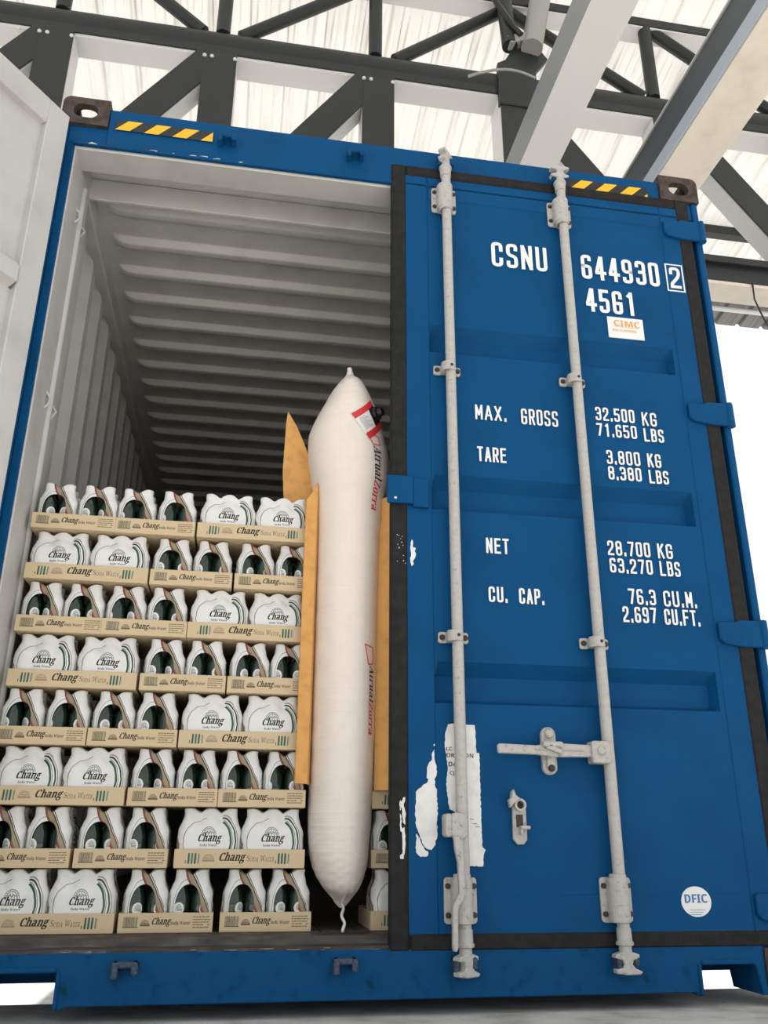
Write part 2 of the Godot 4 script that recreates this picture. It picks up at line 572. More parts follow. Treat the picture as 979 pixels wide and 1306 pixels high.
func crest(im: Image, c: Vector2, r: float, col: Color) -> void:   # fountain fan over two facing beasts
	fill_line(im, arc_pts(c, r, r, 0, 180, 18), r * 0.05, col)
	fill_line(im, arc_pts(c, r * 0.72, r * 0.78, 10, 170, 14), r * 0.045, col)
	for k in 9:
		var t := deg_to_rad(20.0 + k * 17.5)
		fill_line(im, [c + Vector2(cos(t), -sin(t)) * r * 0.72, c + Vector2(cos(t), -sin(t)) * r * 0.98], r * 0.04, col)
	fill_line(im, [c + Vector2(0, r * 0.1), c + Vector2(0, -r * 0.7)], r * 0.05, col)
	for sg in [-1.0, 1.0]:
		fill_line(im, [c + Vector2(sg * r * 0.75, 0), c + Vector2(sg * r * 0.7, -r * 0.28), c + Vector2(sg * r * 0.35, -r * 0.30), c + Vector2(sg * r * 0.25, -r * 0.45), c + Vector2(sg * r * 0.12, -r * 0.2)], r * 0.07, col)
		fill_line(im, [c + Vector2(sg * r * 0.38, -r * 0.2), c + Vector2(sg * r * 0.4, 0)], r * 0.05, col)
	fill_line(im, [c + Vector2(-r * 0.9, r * 0.1), c + Vector2(r * 0.9, r * 0.1)], r * 0.04, col)

func make_prints() -> void:
	var ink := Color(0.16, 0.15, 0.13)
	var faint := Color(0.60, 0.54, 0.44)
	var green := Color(0.16, 0.33, 0.26)
	var card := lin(0.60, 0.47, 0.30)
	# long side of a tray: 367 x 50 mm
	var im := Image.create(1100, 150, false, Image.FORMAT_RGB8)
	im.fill(card)
	for side in [118.0, 878.0]:
		for k in 4:
			var x: float = side + k * 27.0
			fill_line(im, [Vector2(x + 3, 36), Vector2(x, 112)], 7.0 if k < 3 else 3.0, green if side > 500 or k != 1 else Color(0.25, 0.42, 0.36))
			fill_line(im, [Vector2(x + 11, 40), Vector2(x + 9, 110)], 2.5, Color(0.48, 0.62, 0.56))
		fill_line(im, [Vector2(side - 24, 92), Vector2(side - 24, 112)], 3.0, ink)
	crest(im, Vector2(285, 86), 46.0, faint)
	fill_line(im, [Vector2(240, 92), Vector2(330, 92)], 8.0, faint)
	fill_text(im, "Chang", 362, 116, 66, 215, 0.30, ink)
	fill_text(im, "Chang", 365, 116, 66, 215, 0.30, ink)
	fill_text(im, "S", 604, 110, 46, 24, 0.12, Color(0.36, 0.33, 0.28), true, false)
	fill_text(im, "ODA", 632, 110, 35, 72, 0.12, Color(0.36, 0.33, 0.28), true, false)
	fill_text(im, "W", 716, 110, 46, 44, 0.12, Color(0.36, 0.33, 0.28), true, false)
	fill_text(im, "ATER", 760, 110, 35, 78, 0.12, Color(0.36, 0.33, 0.28), true, false)
	picture(im, "tray_long_print", 0.7)
	# short end of a tray: 255 x 50 mm
	im = Image.create(765, 150, false, Image.FORMAT_RGB8)
	im.fill(card)
	rng.seed = 5
	var x0 := 44.0
	while x0 < 158.0:
		var wd := rng.randf_range(1.5, 5.0)
		fill_line(im, [Vector2(x0, 30), Vector2(x0 - 3, 110)], wd * 0.6, Color(0.33, 0.34, 0.28))
		x0 += wd + rng.randf_range(2.5, 4.5)
	fill_line(im, [Vector2(40, 108), Vector2(158, 108)], 3.5, Color(0.36, 0.36, 0.29))
	crest(im, Vector2(214, 86), 33.0, Color(0.40, 0.36, 0.28))
	fill_line(im, [Vector2(182, 92), Vector2(248, 92)], 8.0, Color(0.40, 0.36, 0.28))
	fill_text(im, "Chang", 260, 106, 52, 150, 0.30, ink)
	fill_text(im, "Chang", 262, 106, 52, 150, 0.30, ink)
	fill_text(im, "Soda Water", 420, 100, 27, 160, 0.12, Color(0.24, 0.22, 0.18))
	for r in 5:
		var xx := 606.0
		while xx < 735.0:
			var wd := rng.randf_range(5.0, 24.0)
			if rng.randf() < 0.85:
				fill_line(im, [Vector2(xx, 32 + r * 20), Vector2(minf(xx + wd, 740), 31 + r * 20)], 4.0, Color(0.44, 0.39, 0.30))
			xx += wd + 10.0
	picture(im, "tray_short_print", 0.7)
	# shrink film: half the way round a pack, broad side (0 to 0.607) then end (0.607 to 1); 0.158 m high
	var film := Color(0.87, 0.87, 0.865)
	im = Image.create(1024, 512, false, Image.FORMAT_RGB8)
	im.fill(film)
	var px := 1024.0 / 0.275
	var py := 512.0 / 0.158
	var at := func(x: float, y: float) -> Vector2: return Vector2(311.0 + x * px, 512.0 - y * py)
	fill_line(im, arc_pts(at.call(0.0, 0.068), 0.072 * px, 0.066 * py, 100, 235, 30), 2.6, Color(0.22, 0.23, 0.23))
	fill_line(im, arc_pts(at.call(-0.004, 0.066), 0.067 * px, 0.062 * py, 130, 200, 20), 1.6, Color(0.62, 0.63, 0.62))
	fill_line(im, arc_pts(at.call(0.0, 0.066), 0.061 * px, 0.072 * py, -50, 52, 30), 11.0, green)
	fill_line(im, arc_pts(at.call(0.0, 0.066), 0.0665 * px, 0.077 * py, -50, 56, 30), 3.5, Color(0.45, 0.46, 0.42))
	fill_line(im, arc_pts(at.call(0.0, 0.066), 0.0745 * px, 0.083 * py, -50, 62, 30), 8.5, Color(0.20, 0.24, 0.22))
	fill_line(im, arc_pts(at.call(0.0, 0.066), 0.081 * px, 0.090 * py, -50, 64, 30), 5.5, Color(0.56, 0.55, 0.46))
	crest(im, at.call(-0.002, 0.0845), 0.0195 * px, Color(0.52, 0.53, 0.53))
	fill_text(im, "Chang", 311.0 - 0.034 * px, 512.0 - 0.0600 * py, 66, 0.064 * px, 0.28, Color(0.05, 0.05, 0.05))
	fill_text(im, "Chang", 315.0 - 0.034 * px, 511.0 - 0.0600 * py, 66, 0.064 * px, 0.28, Color(0.05, 0.05, 0.05))
	fill_text(im, "Soda Water", 311.0 - 0.026 * px, 512.0 - 0.0525 * py, 19, 0.05 * px, 0.1, Color(0.15, 0.15, 0.15))
	# the end: two diagonal bands sweeping down to the right
	for b in [[-0.002, 0.0065, Color(0.56, 0.53, 0.42)], [-0.0105, 0.0022, Color(0.60, 0.20, 0.15)], [-0.0145, 0.0014, Color(0.24, 0.17, 0.13)], [0.0065, 0.0016, Color(0.40, 0.22, 0.16)], [0.011, 0.0010, Color(0.25, 0.30, 0.27)]]:
		var pts := []
		for k in 15:
			var t := k / 14.0
			pts.append(Vector2(822.0 + (b[0] - 0.004 + 0.052 * pow(t, 1.15)) * px, 512.0 - (0.158 - 0.11 * t) * py))
		fill_line(im, pts, b[1] * px, b[2])
	fill_line(im, arc_pts(Vector2(822, 512.0 - 0.06 * py), 0.045 * px, 0.078 * py, 95, 200, 20), 2.2, Color(0.30, 0.33, 0.32))
	var m := picture(im, "pack_film", 0.19)
	m.metallic_specular = 0.5
	relief(m, bump(0.012, 5.0, 91, 3, 256), 0.25)
	# round bottle label
	im = Image.create(96, 96, false, Image.FORMAT_RGB8)
	im.fill(Color(0.86, 0.86, 0.85))
	crest(im, Vector2(48, 40), 24.0, Color(0.50, 0.52, 0.52))
	fill_text(im, "Chang", 18, 68, 20, 58, 0.25, Color(0.10, 0.12, 0.11))
	picture(im, "bottle_label_print", 0.5)

# ---------------------------------------------------------------- container
func keeper(s: SurfaceTool, x: float, y: float) -> void:   # cam keeper welded on the frame
	box(s, Vector3(x - 0.032, y - 0.006, 0.0), Vector3(x + 0.032, y + 0.008, 0.034), 0.004)
	box(s, Vector3(x - 0.032, y - 0.030, 0.0), Vector3(x - 0.016, y + 0.008, 0.040), 0.004)
	box(s, Vector3(x + 0.016, y - 0.022, 0.0), Vector3(x + 0.032, y + 0.008, 0.040), 0.004)

func casting(parent: Node3D, sx: float, y0: float) -> void:
	var c := CSGCombiner3D.new()
	c.name = "corner_casting"
	var xo := 1.219 * sx
	var xi := 1.057 * sx
	var up := y0 > 1.0
	var yo := y0 + 0.118 if up else y0
	var yi := y0 if up else y0 + 0.118
	var r := 0.028
	var poly := PackedVector2Array([Vector2(xi, yi), Vector2(xo, yi)])
	for k in 7:
		var t := PI / 2 * k / 6.0
		poly.append(Vector2(xo - sx * r * (1.0 - cos(t)), yo - (1.0 if up else -1.0) * r * (1.0 - sin(t))))
	poly.append(Vector2(xi, yo))
	var body := CSGPolygon3D.new()
	body.name = "body"
	body.polygon = poly
	body.depth = 0.178
	body.position.z = 0.004
	c.add_child(body)
	var hollow := CSGBox3D.new()
	hollow.name = "hollow"
	hollow.size = Vector3(0.106, 0.062, 0.122)
	hollow.position = Vector3((xo + xi) / 2.0, y0 + 0.059, -0.085)
	hollow.operation = CSGShape3D.OPERATION_SUBTRACTION
	c.add_child(hollow)
	var hole := CSGPolygon3D.new()
	hole.name = "front_hole"
	hole.polygon = rrect(Vector2((xo + xi) / 2.0 - 0.043, y0 + 0.059 - 0.030), Vector2((xo + xi) / 2.0 + 0.043, y0 + 0.059 + 0.030), 0.029, 6)
	hole.depth = 0.1
	hole.position.z = 0.05
	hole.operation = CSGShape3D.OPERATION_SUBTRACTION
	c.add_child(hole)
	var slot := CSGPolygon3D.new()
	slot.name = "end_hole"
	slot.polygon = rrect(Vector2((xo + xi) / 2.0 - 0.034, 0.022), Vector2((xo + xi) / 2.0 + 0.034, 0.148), 0.03, 6)
	slot.depth = 0.1
	slot.operation = CSGShape3D.OPERATION_SUBTRACTION
	slot.rotation.x = -PI / 2
	slot.position = Vector3(0, yo + 0.05, 0.0)
	c.add_child(slot)
	var side := CSGPolygon3D.new()
	side.name = "side_hole"
	side.polygon = rrect(Vector2(0.045, y0 + 0.031), Vector2(0.125, y0 + 0.087), 0.027, 6)
	side.depth = 0.1
	side.operation = CSGShape3D.OPERATION_SUBTRACTION
	side.rotation.y = PI / 2
	side.position = Vector3(xo + 0.05, 0, 0.0)
	c.add_child(side)
	c.material_override = M.rust_casting
	parent.add_child(c, true)

func corrugated_wall(sx: float) -> SurfaceTool:   # trapezoid corrugation facing inwards, fading out below the top rail
	var s := st()
	var zs := []
	var ds := []
	var zz := -0.30
	var pitch := 0.245
	while zz > -12.0:
		for k in [[0.0, 0.0], [0.060, 0.036], [0.125, 0.036], [0.185, 0.0]]:
			zs.append(zz - k[0])
			ds.append(k[1])
		zz -= pitch
	var ys := [0.16, 2.60, 2.64, 2.69, 2.79]
	var fs := [1.0, 1.0, 0.9, 0.0, 0.0]
	for i in zs.size() - 1:
		for j in ys.size() - 1:
			var p := []
			for k in [[i, j], [i + 1, j], [i + 1, j + 1], [i, j + 1]]:
				p.append(Vector3(sx * (1.206 - ds[k[0]] * fs[k[1]]), ys[k[1]], zs[k[0]]))
			face(s, p, Vector3(sx * 9.0, 1.5, (zs[i] + zs[i + 1]) / 2.0))
			var q := []
			for v: Vector3 in p:
				q.append(v + Vector3(sx * 0.002, 0, 0))
			face(s, q, Vector3(0, 1.5, (zs[i] + zs[i + 1]) / 2.0))
	return s

func corrugated_roof() -> SurfaceTool:
	var s := st()
	var zs := []
	var ds := []
	var zz := -0.31
	while zz > -12.0:
		for k in [[0.0, 0.0], [0.045, 0.0], [0.092, 0.0], [0.100, 0.10], [0.112, 0.85], [0.120, 1.0], [0.146, 1.0], [0.154, 0.85], [0.166, 0.10], [0.174, 0.0]]:
			zs.append(zz - k[0])
			ds.append(k[1] * 0.030)
		zz -= 0.2045
	var xs := [-1.17, -1.115, -1.095, -1.07, -1.04, -0.5, 0.0, 0.5, 1.04, 1.07, 1.095, 1.115, 1.17]
	var fs := [0.0, 0.0, 0.45, 0.85, 1.0, 1.0, 1.0, 1.0, 1.0, 0.85, 0.45, 0.0, 0.0]
	for i in zs.size() - 1:
		for j in xs.size() - 1:
			var v := []
			var n := []
			for k in [[i, j], [i + 1, j], [i + 1, j + 1], [i, j + 1]]:
				var a: int = maxi(k[0] - 1, 0)
				var b: int = mini(k[0] + 1, zs.size() - 1)
				v.append(Vector3(xs[k[1]], 2.79 - ds[k[0]] * fs[k[1]], zs[k[0]]))
				var slope: float = -(ds[b] - ds[a]) * fs[k[1]] / (zs[b] - zs[a])
				n.append(Vector3(0, -1, slope).normalized())
			tri(s, [v[0], v[1], v[2]], [n[0], n[1], n[2]])
			tri(s, [v[0], v[2], v[3]], [n[0], n[2], n[3]])
	return s

func door_sheet(s: SurfaceTool, mir: float, z: float, sgn: float) -> void:   # recessed bands pressed into the sheet
	var ys := [0.20]
	var ds := [0.0]
	for b in [[0.780, 0.905], [1.395, 1.520], [1.980, 2.090]]:
		ys.append_array([b[0], b[0] + 0.012, b[1] - 0.040, b[1]])
		ds.append_array([0.0, 0.036, 0.036, 0.0])
	ys.append(2.70)
	ds.append(0.0)
	var xs := [0.06, 0.110, 0.122, 1.010, 1.024, 1.12]
	var fs := [0.0, 0.0, 1.0, 1.0, 0.0, 0.0]
	for i in ys.size() - 1:
		for j in xs.size() - 1:
			var p := []
			for k in [[i, j], [i + 1, j], [i + 1, j + 1], [i, j + 1]]:
				p.append(Vector3(mir * xs[k[1]], ys[k[0]], z - ds[k[0]] * fs[k[1]]))
			face(s, p, (p[0] + p[2]) / 2.0 - Vector3(0, 0, sgn))

func frame_of(s: SurfaceTool, mir: float, x0: float, x1: float, y0: float, y1: float, wx: float, wy: float, z0: float, z1: float, bev := 0.003) -> void:
	var a := minf(mir * x0, mir * x1)
	var b := maxf(mir * x0, mir * x1)
	box(s, Vector3(a, y0, z0), Vector3(a + wx, y1, z1), bev)
	box(s, Vector3(b - wx, y0, z0), Vector3(b, y1, z1), bev)
	box(s, Vector3(a + wx, y0, z0), Vector3(b - wx, y0 + wy, z1), bev)
	box(s, Vector3(a + wx, y1 - wy, z0), Vector3(b - wx, y1, z1), bev)

func door_leaf(parent: Node3D, mir: float, seal := -0.026) -> MeshInstance3D:   # outside at z = 0, inside at z = -0.055
	var s := st()
	frame_of(s, mir, 0.026, 1.125, 0.160, 2.738, 0.085, 0.10, -0.026, 0.0)
	door_sheet(s, mir, -0.003, 1.0)
	var leaf := part("door", s, M.blue_paint, parent)
	s = st()
	frame_of(s, mir, 0.026, 1.125, 0.160, 2.738, 0.085, 0.10, -0.056, -0.0265)
	door_sheet(s, mir, -0.032, -1.0)
	part("inner_lining", s, M.door_white, leaf)
	s = st()
	frame_of(s, mir, seal, 1.168, 0.122, 2.782, 0.030 - seal, 0.044, -0.022, 0.004, 0.006)
	part("gasket", s, M.rubber, leaf)
	return leaf

func bolts_at(parent: Node3D, places: Array, r := 0.0075, h := 0.008, m: Material = null) -> void:
	for p in places:
		var s := st()
		bolt_head(s, p, r, h)
		part("bolt_or_lit_slot", s, m if m else M.dark_bolt, parent)

func guide(parent: Node3D, x: float, y0: float, y1: float, up: bool) -> void:   # plate with a half-round housing over the rod
	var s := st()
	prism(s, rrect(Vector2(x - 0.046, y0), Vector2(x + 0.046, y1), 0.010, 3), 0.0, 0.010, Transform3D(), 0.002)
	var ring := PackedVector2Array()
	for k in 13:
		var t := PI * k / 12.0
		ring.append(Vector2(x + cos(t) * 0.029, 0.026 + sin(t) * 0.029))
	ring.append(Vector2(x - 0.029, 0.004))
	ring.append(Vector2(x + 0.029, 0.004))
	prism(s, ring, y0 + 0.002, y1 - 0.002, Transform3D(Basis(Vector3(1, 0, 0), Vector3(0, 0, 1), Vector3(0, 1, 0)), Vector3.ZERO), 0.002)
	var yy := y1 if not up else y0
	lathe(s, [Vector2(0.018, -0.008), Vector2(0.024, -0.008), Vector2(0.024, 0.008), Vector2(0.018, 0.010)], Transform3D(Basis(), Vector3(x, yy, 0.03)), 20)
	var g := part("rod_guide", s, M.rod_paint, parent)
	bolts_at(parent, [Vector3(x - 0.036, y0 + 0.022, 0.010), Vector3(x - 0.036, y1 - 0.022, 0.010), Vector3(x + 0.038, y0 + 0.022, 0.010), Vector3(x + 0.038, y1 - 0.022, 0.010)])
	bolts_at(parent, [Vector3(x + 0.008, y0 + 0.022, 0.053), Vector3(x + 0.008, y1 - 0.022, 0.053)], 0.005, 0.004, M.rod_paint)

func clamp_band(parent: Node3D, x: float, y: float) -> void:
	var s := st()
	prism(s, rrect(Vector2(x - 0.047, y - 0.017), Vector2(x - 0.018, y + 0.017), 0.007, 3), 0.0, 0.010, Transform3D(), 0.002)
	prism(s, rrect(Vector2(x + 0.018, y - 0.017), Vector2(x + 0.047, y + 0.017), 0.007, 3), 0.0, 0.010, Transform3D(), 0.002)
	lathe(s, [Vector2(0.0175, -0.016), Vector2(0.025, -0.016), Vector2(0.025, 0.016), Vector2(0.0175, 0.016)], Transform3D(Basis(), Vector3(x, y, 0.03)), 20)
	box(s, Vector3(x - 0.024, y - 0.0155, 0.002), Vector3(x + 0.024, y + 0.0155, 0.028), 0.003)
	part("rod_clamp", s, M.rod_paint, parent)
	bolts_at(parent, [Vector3(x - 0.035, y, 0.010), Vector3(x + 0.037, y, 0.010)], 0.0085, 0.007)
	bolts_at(parent, [Vector3(x + 0.006, y, 0.054)], 0.005, 0.004)

func cam(parent: Node3D, x: float, y: float, dir: float, turn: float) -> void:   # forged end of a locking rod: collar, neck and two horns
	var s := st()
	var xf := Transform3D(Basis(Vector3.UP, turn), Vector3(x, y, 0.030))
	var up := dir
	lathe(s, [Vector2(0, -0.085), Vector2(0.020, -0.085), Vector2(0.021, -0.052), Vector2(0.024, -0.050), Vector2(0.024, -0.043), Vector2(0.017, -0.040), Vector2(0.017, -0.022), Vector2(0, -0.022)] if up > 0 else [Vector2(0, 0.022), Vector2(0.017, 0.022), Vector2(0.017, 0.040), Vector2(0.024, 0.043), Vector2(0.024, 0.050), Vector2(0.021, 0.052), Vector2(0.020, 0.085), Vector2(0, 0.085)], Transform3D(Basis(), Vector3(x, y, 0.030)), 18)
	var o := PackedVector2Array([Vector2(-0.014, -0.026), Vector2(-0.034, -0.020), Vector2(-0.037, -0.012), Vector2(-0.016, -0.006), Vector2(-0.012, 0.004), Vector2(-0.016, 0.012), Vector2(-0.036, 0.017), Vector2(-0.034, 0.026), Vector2(-0.006, 0.030), Vector2(0.034, 0.029), Vector2(0.039, 0.022), Vector2(0.020, 0.014), Vector2(0.012, 0.004), Vector2(0.016, -0.006), Vector2(0.034, -0.012), Vector2(0.033, -0.020), Vector2(0.014, -0.026)])
	var q := PackedVector2Array()
	for v in o:
		q.append(Vector2(v.x, v.y * up))
	prism(s, q, -0.014, 0.016, xf, 0.003)
	part("rod_cam", s, M.rod_paint, parent)

func hazard(parent: Node3D, x0: float, x1: float, y0: float, y1: float, start: float, z := 0.0012) -> void:
	var s := st()
	quad(s, Vector3(x0, y0, z), Vector3(x1, y0, z), Vector3(x1, y1, z), Vector3(x0, y1, z), Vector3(0, 0, 1))
	var base := part("hazard_tape", s, M.black_tape, parent)
	var band := PackedVector2Array([Vector2(x0, y0), Vector2(x1, y0), Vector2(x1, y1), Vector2(x0, y1)])
	var x := x0 + start
	while x < x1:
		for pg in Geometry2D.intersect_polygons(band, PackedVector2Array([Vector2(x, y0), Vector2(x + 0.050, y0), Vector2(x + 0.092, y1), Vector2(x + 0.042, y1)])):
			s = st()
			prism(s, pg, z, z + 0.0006)
			part("yellow_stripe", s, M.yellow_tape, base)
		x += 0.100

func decal(parent: Node3D, called: String, poly: PackedVector2Array, m: Material, z := 0.0, t := 0.0015) -> MeshInstance3D:
	var s := st()
	prism(s, poly, z, z + t)
	return part(called, s, m, parent)

func type_on(s: SurfaceTool, txt: String, x: float, y: float, z: float, h: float, sx: float, serif := false, bold := true, shear := 0.0) -> void:
	var t := text_tris(txt, serif, bold)
	var tr: Array = t[0]
	for k in range(0, tr.size(), 3):
		var v := []
		for e in 3:
			var q: Vector2 = tr[k + e]
			v.append(Vector3(x + (q.x * sx + q.y * shear) * h, y + q.y * h, z))
		tri(s, v, [Vector3(0, 0, 1), Vector3(0, 0, 1), Vector3(0, 0, 1)])

func make_container() -> void:
	var c := thing("shipping_container", "tall blue steel shipping container with one door open and white code lettering", "shipping container", Vector3(0, 0, 0))
	var s: SurfaceTool
	for sx in [-1.0, 1.0]:
		casting(c, sx, 2.778)
		casting(c, sx, 0.0)
		# corner post: outer flange, recessed channel, inner return
		s = st()
		box(s, Vector3(minf(sx * 1.214, sx * 1.188), 0.118, -0.15), Vector3(maxf(sx * 1.214, sx * 1.188), 2.778, -0.003), 0.005)
		box(s, Vector3(minf(sx * 1.19, sx * 1.160), 0.118, -0.15), Vector3(maxf(sx * 1.19, sx * 1.160), 2.778, -0.034 if sx > 0 else -0.012), 0.004)
		part("corner_post", s, M.blue_paint, c)
		s = st()
		box(s, Vector3(minf(sx * 1.154, sx * 1.1605), 0.16, -0.30), Vector3(maxf(sx * 1.154, sx * 1.1605), 2.70, -0.014), 0.002)
		tube(s, [Vector3(sx * 1.154, 0.16, -0.205), Vector3(sx * 1.154, 2.66, -0.205)], 0.013, 12)
		for yy in [1.75, 2.50]:
			tube(s, [Vector3(sx * 1.156, yy + 0.03, -0.155), Vector3(sx * 1.142, yy + 0.01, -0.155), Vector3(sx * 1.142, yy - 0.01, -0.157), Vector3(sx * 1.156, yy - 0.03, -0.155)], 0.005, 8)
			tube(s, [Vector3(sx * 1.156, yy + 0.03, -0.25), Vector3(sx * 1.140, yy + 0.005, -0.25), Vector3(sx * 1.156, yy - 0.035, -0.24)], 0.005, 8)
		part("post_lining", s, M.inside_paint, c)
		part("side_wall", corrugated_wall(sx), M.inside_paint, c)
		s = st()
		box(s, Vector3(minf(sx * 1.155, sx * 1.214), 2.70, -12.0), Vector3(maxf(sx * 1.155, sx * 1.214), 2.80, -0.15), 0.006)
		part("top_rail", s, M.inside_paint, c)
		s = st()
		box(s, Vector3(minf(sx * 1.16, sx * 1.214), 0.045, -12.0), Vector3(maxf(sx * 1.16, sx * 1.214), 0.16, -0.174), 0.006)
		part("bottom_rail", s, M.blue_worn, c)
		s = st()   # outer skin that closes the corrugated side
		box(s, Vector3(minf(sx * 1.209, sx * 1.214), 0.16, -12.0), Vector3(maxf(sx * 1.209, sx * 1.214), 2.79, -0.15))
		part("outer_skin", s, M.blue_paint, c)
	# header and its pale underside
	s = st()
	box(s, Vector3(-1.057, 2.700, -0.13), Vector3(1.057, 2.866, -0.004), 0.004)
	box(s, Vector3(-1.188, 2.700, -0.13), Vector3(1.188, 2.778, -0.010), 0.003)
	box(s, Vector3(-1.165, 2.690, -0.016), Vector3(1.165, 2.702, 0.0), 0.002)
	part("header_beam", s, M.blue_paint, c)
	part("header_lining", cut_box(Vector3(-1.165, 2.682, -0.13), Vector3(1.165, 2.6995, -0.017), 0.003), M.inside_paint, c)
	part("roof_panel", corrugated_roof(), M.inside_paint, c)
	s = st()
	box(s, Vector3(-1.214, 2.80, -12.0), Vector3(1.214, 2.83, -0.13))
	box(s, Vector3(-1.165, 2.70, -0.31), Vector3(1.165, 2.795, -0.295), 0.002)
	part("roof_skin", s, M.inside_paint, c)
	s = st()
	box(s, Vector3(-1.21, 0.0, -12.06), Vector3(1.21, 2.83, -12.0))
	part("front_wall", s, M.inside_paint, c)
	# threshold: sill beam with two lifting notches, its top plate
	var sill := PackedVector2Array([Vector2(-1.057, 0.130), Vector2(-1.057, 0.088), Vector2(-0.872, 0.088), Vector2(-0.862, 0.078), Vector2(-0.858, 0.0), Vector2(-0.835, 0.010), Vector2(0.838, 0.010), Vector2(0.852, 0.0), Vector2(0.856, 0.070), Vector2(0.866, 0.080), Vector2(1.020, 0.080), Vector2(1.030, 0.070), Vector2(1.040, 0.0), Vector2(1.057, 0.0), Vector2(1.057, 0.130)])
	s = st()
	prism(s, sill, -0.16, 0.0, Transform3D(), 0.003)
	box(s, Vector3(-1.188, 0.10, -0.16), Vector3(-1.05, 0.130, -0.006), 0.003)
	box(s, Vector3(1.05, 0.10, -0.16), Vector3(1.188, 0.130, -0.006), 0.003)
	var sill_part := part("door_sill", s, M.blue_worn, c)
	for sd in [[-1.057, -0.868, 0.0865, 0.0985], [-0.866, -0.856, 0.004, 0.088], [0.850, 0.860, 0.004, 0.08], [0.862, 1.022, 0.0785, 0.0905]]:
		part("notch_rim", cut_box(Vector3(sd[0], sd[2], -0.16), Vector3(sd[1], sd[3], 0.006), 0.003), M.blue_worn, sill_part)
	s = st()
	prism(s, PackedVector2Array([Vector2(-0.002, 0.128), Vector2(-0.002, 0.136), Vector2(-0.05, 0.138), Vector2(-0.06, 0.158), Vector2(-0.14, 0.159), Vector2(-0.14, 0.128)]), -1.16, 1.16, Transform3D(Basis(Vector3(0, 0, 1), Vector3(0, 1, 0), Vector3(-1, 0, 0)), Vector3.ZERO))
	part("threshold_plate", s, M.sill_steel, sill_part)
	s = st()
	for k in 40:
		box(s, Vector3(-1.16, 0.03, -0.30 - k * 0.29), Vector3(1.16, 0.128, -0.26 - k * 0.29))
	part("cross_member", s, M.blue_worn, c)
	var fl := Node3D.new()
	fl.name = "cargo_floor"
	c.add_child(fl, true)
	for k in 12:
		part("floor_board", cut_box(Vector3(-1.165 + k * 0.1943, 0.130, -12.0), Vector3(-1.165 + k * 0.1943 + 0.1915, 0.1605, -0.141), 0.002), M.floor_wood, fl)
	for q in [[-0.635, 2.782, "header"], [-0.165, 2.790, "header"], [0.178, 2.80, "header"], [0.628, 2.80, "header"], [-0.700, 0.103, "sill"], [-0.145, 0.103, "sill"], [0.174, 0.103, "sill"], [0.630, 0.103, "sill"]]:
		s = st()
		keeper(s, q[0], q[1])
		part("cam_keeper", s, M.keeper_paint if q[2] == "sill" else M.blue_worn, c)
	rng.seed = 91
	for k in 22:
		var q := Vector2(-1.14 + 0.55 * pow(rng.randf(), 1.4), 2.6935 + rng.randf() * 0.006)
		decal(c, "paint_chip", ragged(q, q + Vector2(rng.randf_range(0.006, 0.03), rng.randf_range(0.002, 0.004)), 0.6, 300 + k, 3, 0.5), M.white_paper if k % 3 else M.dark_bolt, -0.0002, 0.0008)
	for k in 26:
		var q := Vector2(-1.02 + 1.0 * rng.randf(), 0.1285 + rng.randf() * 0.004)
		decal(c, "paint_chip", ragged(q, q + Vector2(rng.randf_range(0.006, 0.05), rng.randf_range(0.0015, 0.004)), 0.6, 400 + k, 3, 0.5), M.grey_steel if k % 2 else M.dark_bolt, -0.0022, 0.0025)
	hazard(c, -1.030, -0.688, 2.772, 2.816, 0.0)
	hazard(c, 0.668, 1.002, 2.778, 2.818, 0.018)
	# ---- right leaf, shut
	var d := door_leaf(c, 1.0)
	for t in [["CSNU", 0.349, 2.366, 0.108, 0.214], ["644930", 0.696, 2.356, 0.108, 0.311], ["45G1", 0.702, 2.213, 0.102, 0.195], ["MAX.", 0.265, 1.731, 0.056, 0.110], ["GROSS", 0.427, 1.727, 0.060, 0.132], ["32.500", 0.698, 1.767, 0.052, 0.145], ["KG", 0.870, 1.761, 0.053, 0.055], ["71.650", 0.697, 1.706, 0.050, 0.148], ["LBS", 0.871, 1.700, 0.051, 0.074],
			["TARE", 0.267, 1.576, 0.054, 0.100], ["3.800", 0.724, 1.603, 0.052, 0.122], ["KG", 0.873, 1.602, 0.052, 0.050], ["8.380", 0.725, 1.545, 0.050, 0.120], ["LBS", 0.872, 1.542, 0.050, 0.072], ["NET", 0.285, 1.256, 0.052, 0.076], ["28.700", 0.697, 1.274, 0.051, 0.149], ["KG", 0.872, 1.273, 0.052, 0.053], ["63.270", 0.699, 1.215, 0.050, 0.149], ["LBS", 0.873, 1.213, 0.051, 0.072],
			["CU.", 0.287, 1.096, 0.050, 0.061], ["CAP.", 0.386, 1.095, 0.051, 0.082], ["76.3", 0.753, 1.112, 0.052, 0.094], ["CU.M.", 0.874, 1.110, 0.053, 0.115], ["2.697", 0.728, 1.052, 0.052, 0.115], ["CU.FT.", 0.870, 1.050, 0.052, 0.122]]:
		s = st()
		write(s, t[0], t[1], t[2], 0.0006, t[3], t[4], 0.0142 if t[3] > 0.08 else 0.0070)
		part("lettering", s, M.white_print, d)
	s = st()
	write(s, "2", 1.050, 2.358, 0.0006, 0.096, 0.044, 0.0130)
	stroke_line(s, [Vector2(1.038, 2.346), Vector2(1.105, 2.346), Vector2(1.105, 2.465), Vector2(1.038, 2.465)], 0.0028, true, func(q: Vector2): return Vector3(q.x, q.y, 0.0006), Vector3(0, 0, 1))
	part("check_digit", s, M.white_print, d)
	var ci := decal(d, "maker_sticker", PackedVector2Array([Vector2(0.779, 2.112), Vector2(0.917, 2.112), Vector2(0.917, 2.200), Vector2(0.779, 2.200)]), M.sticker_white, -0.0025, 0.0032)
	s = st()
	type_on(s, "CIMC", 0.803, 2.152, 0.0012, 0.026, 1.12)
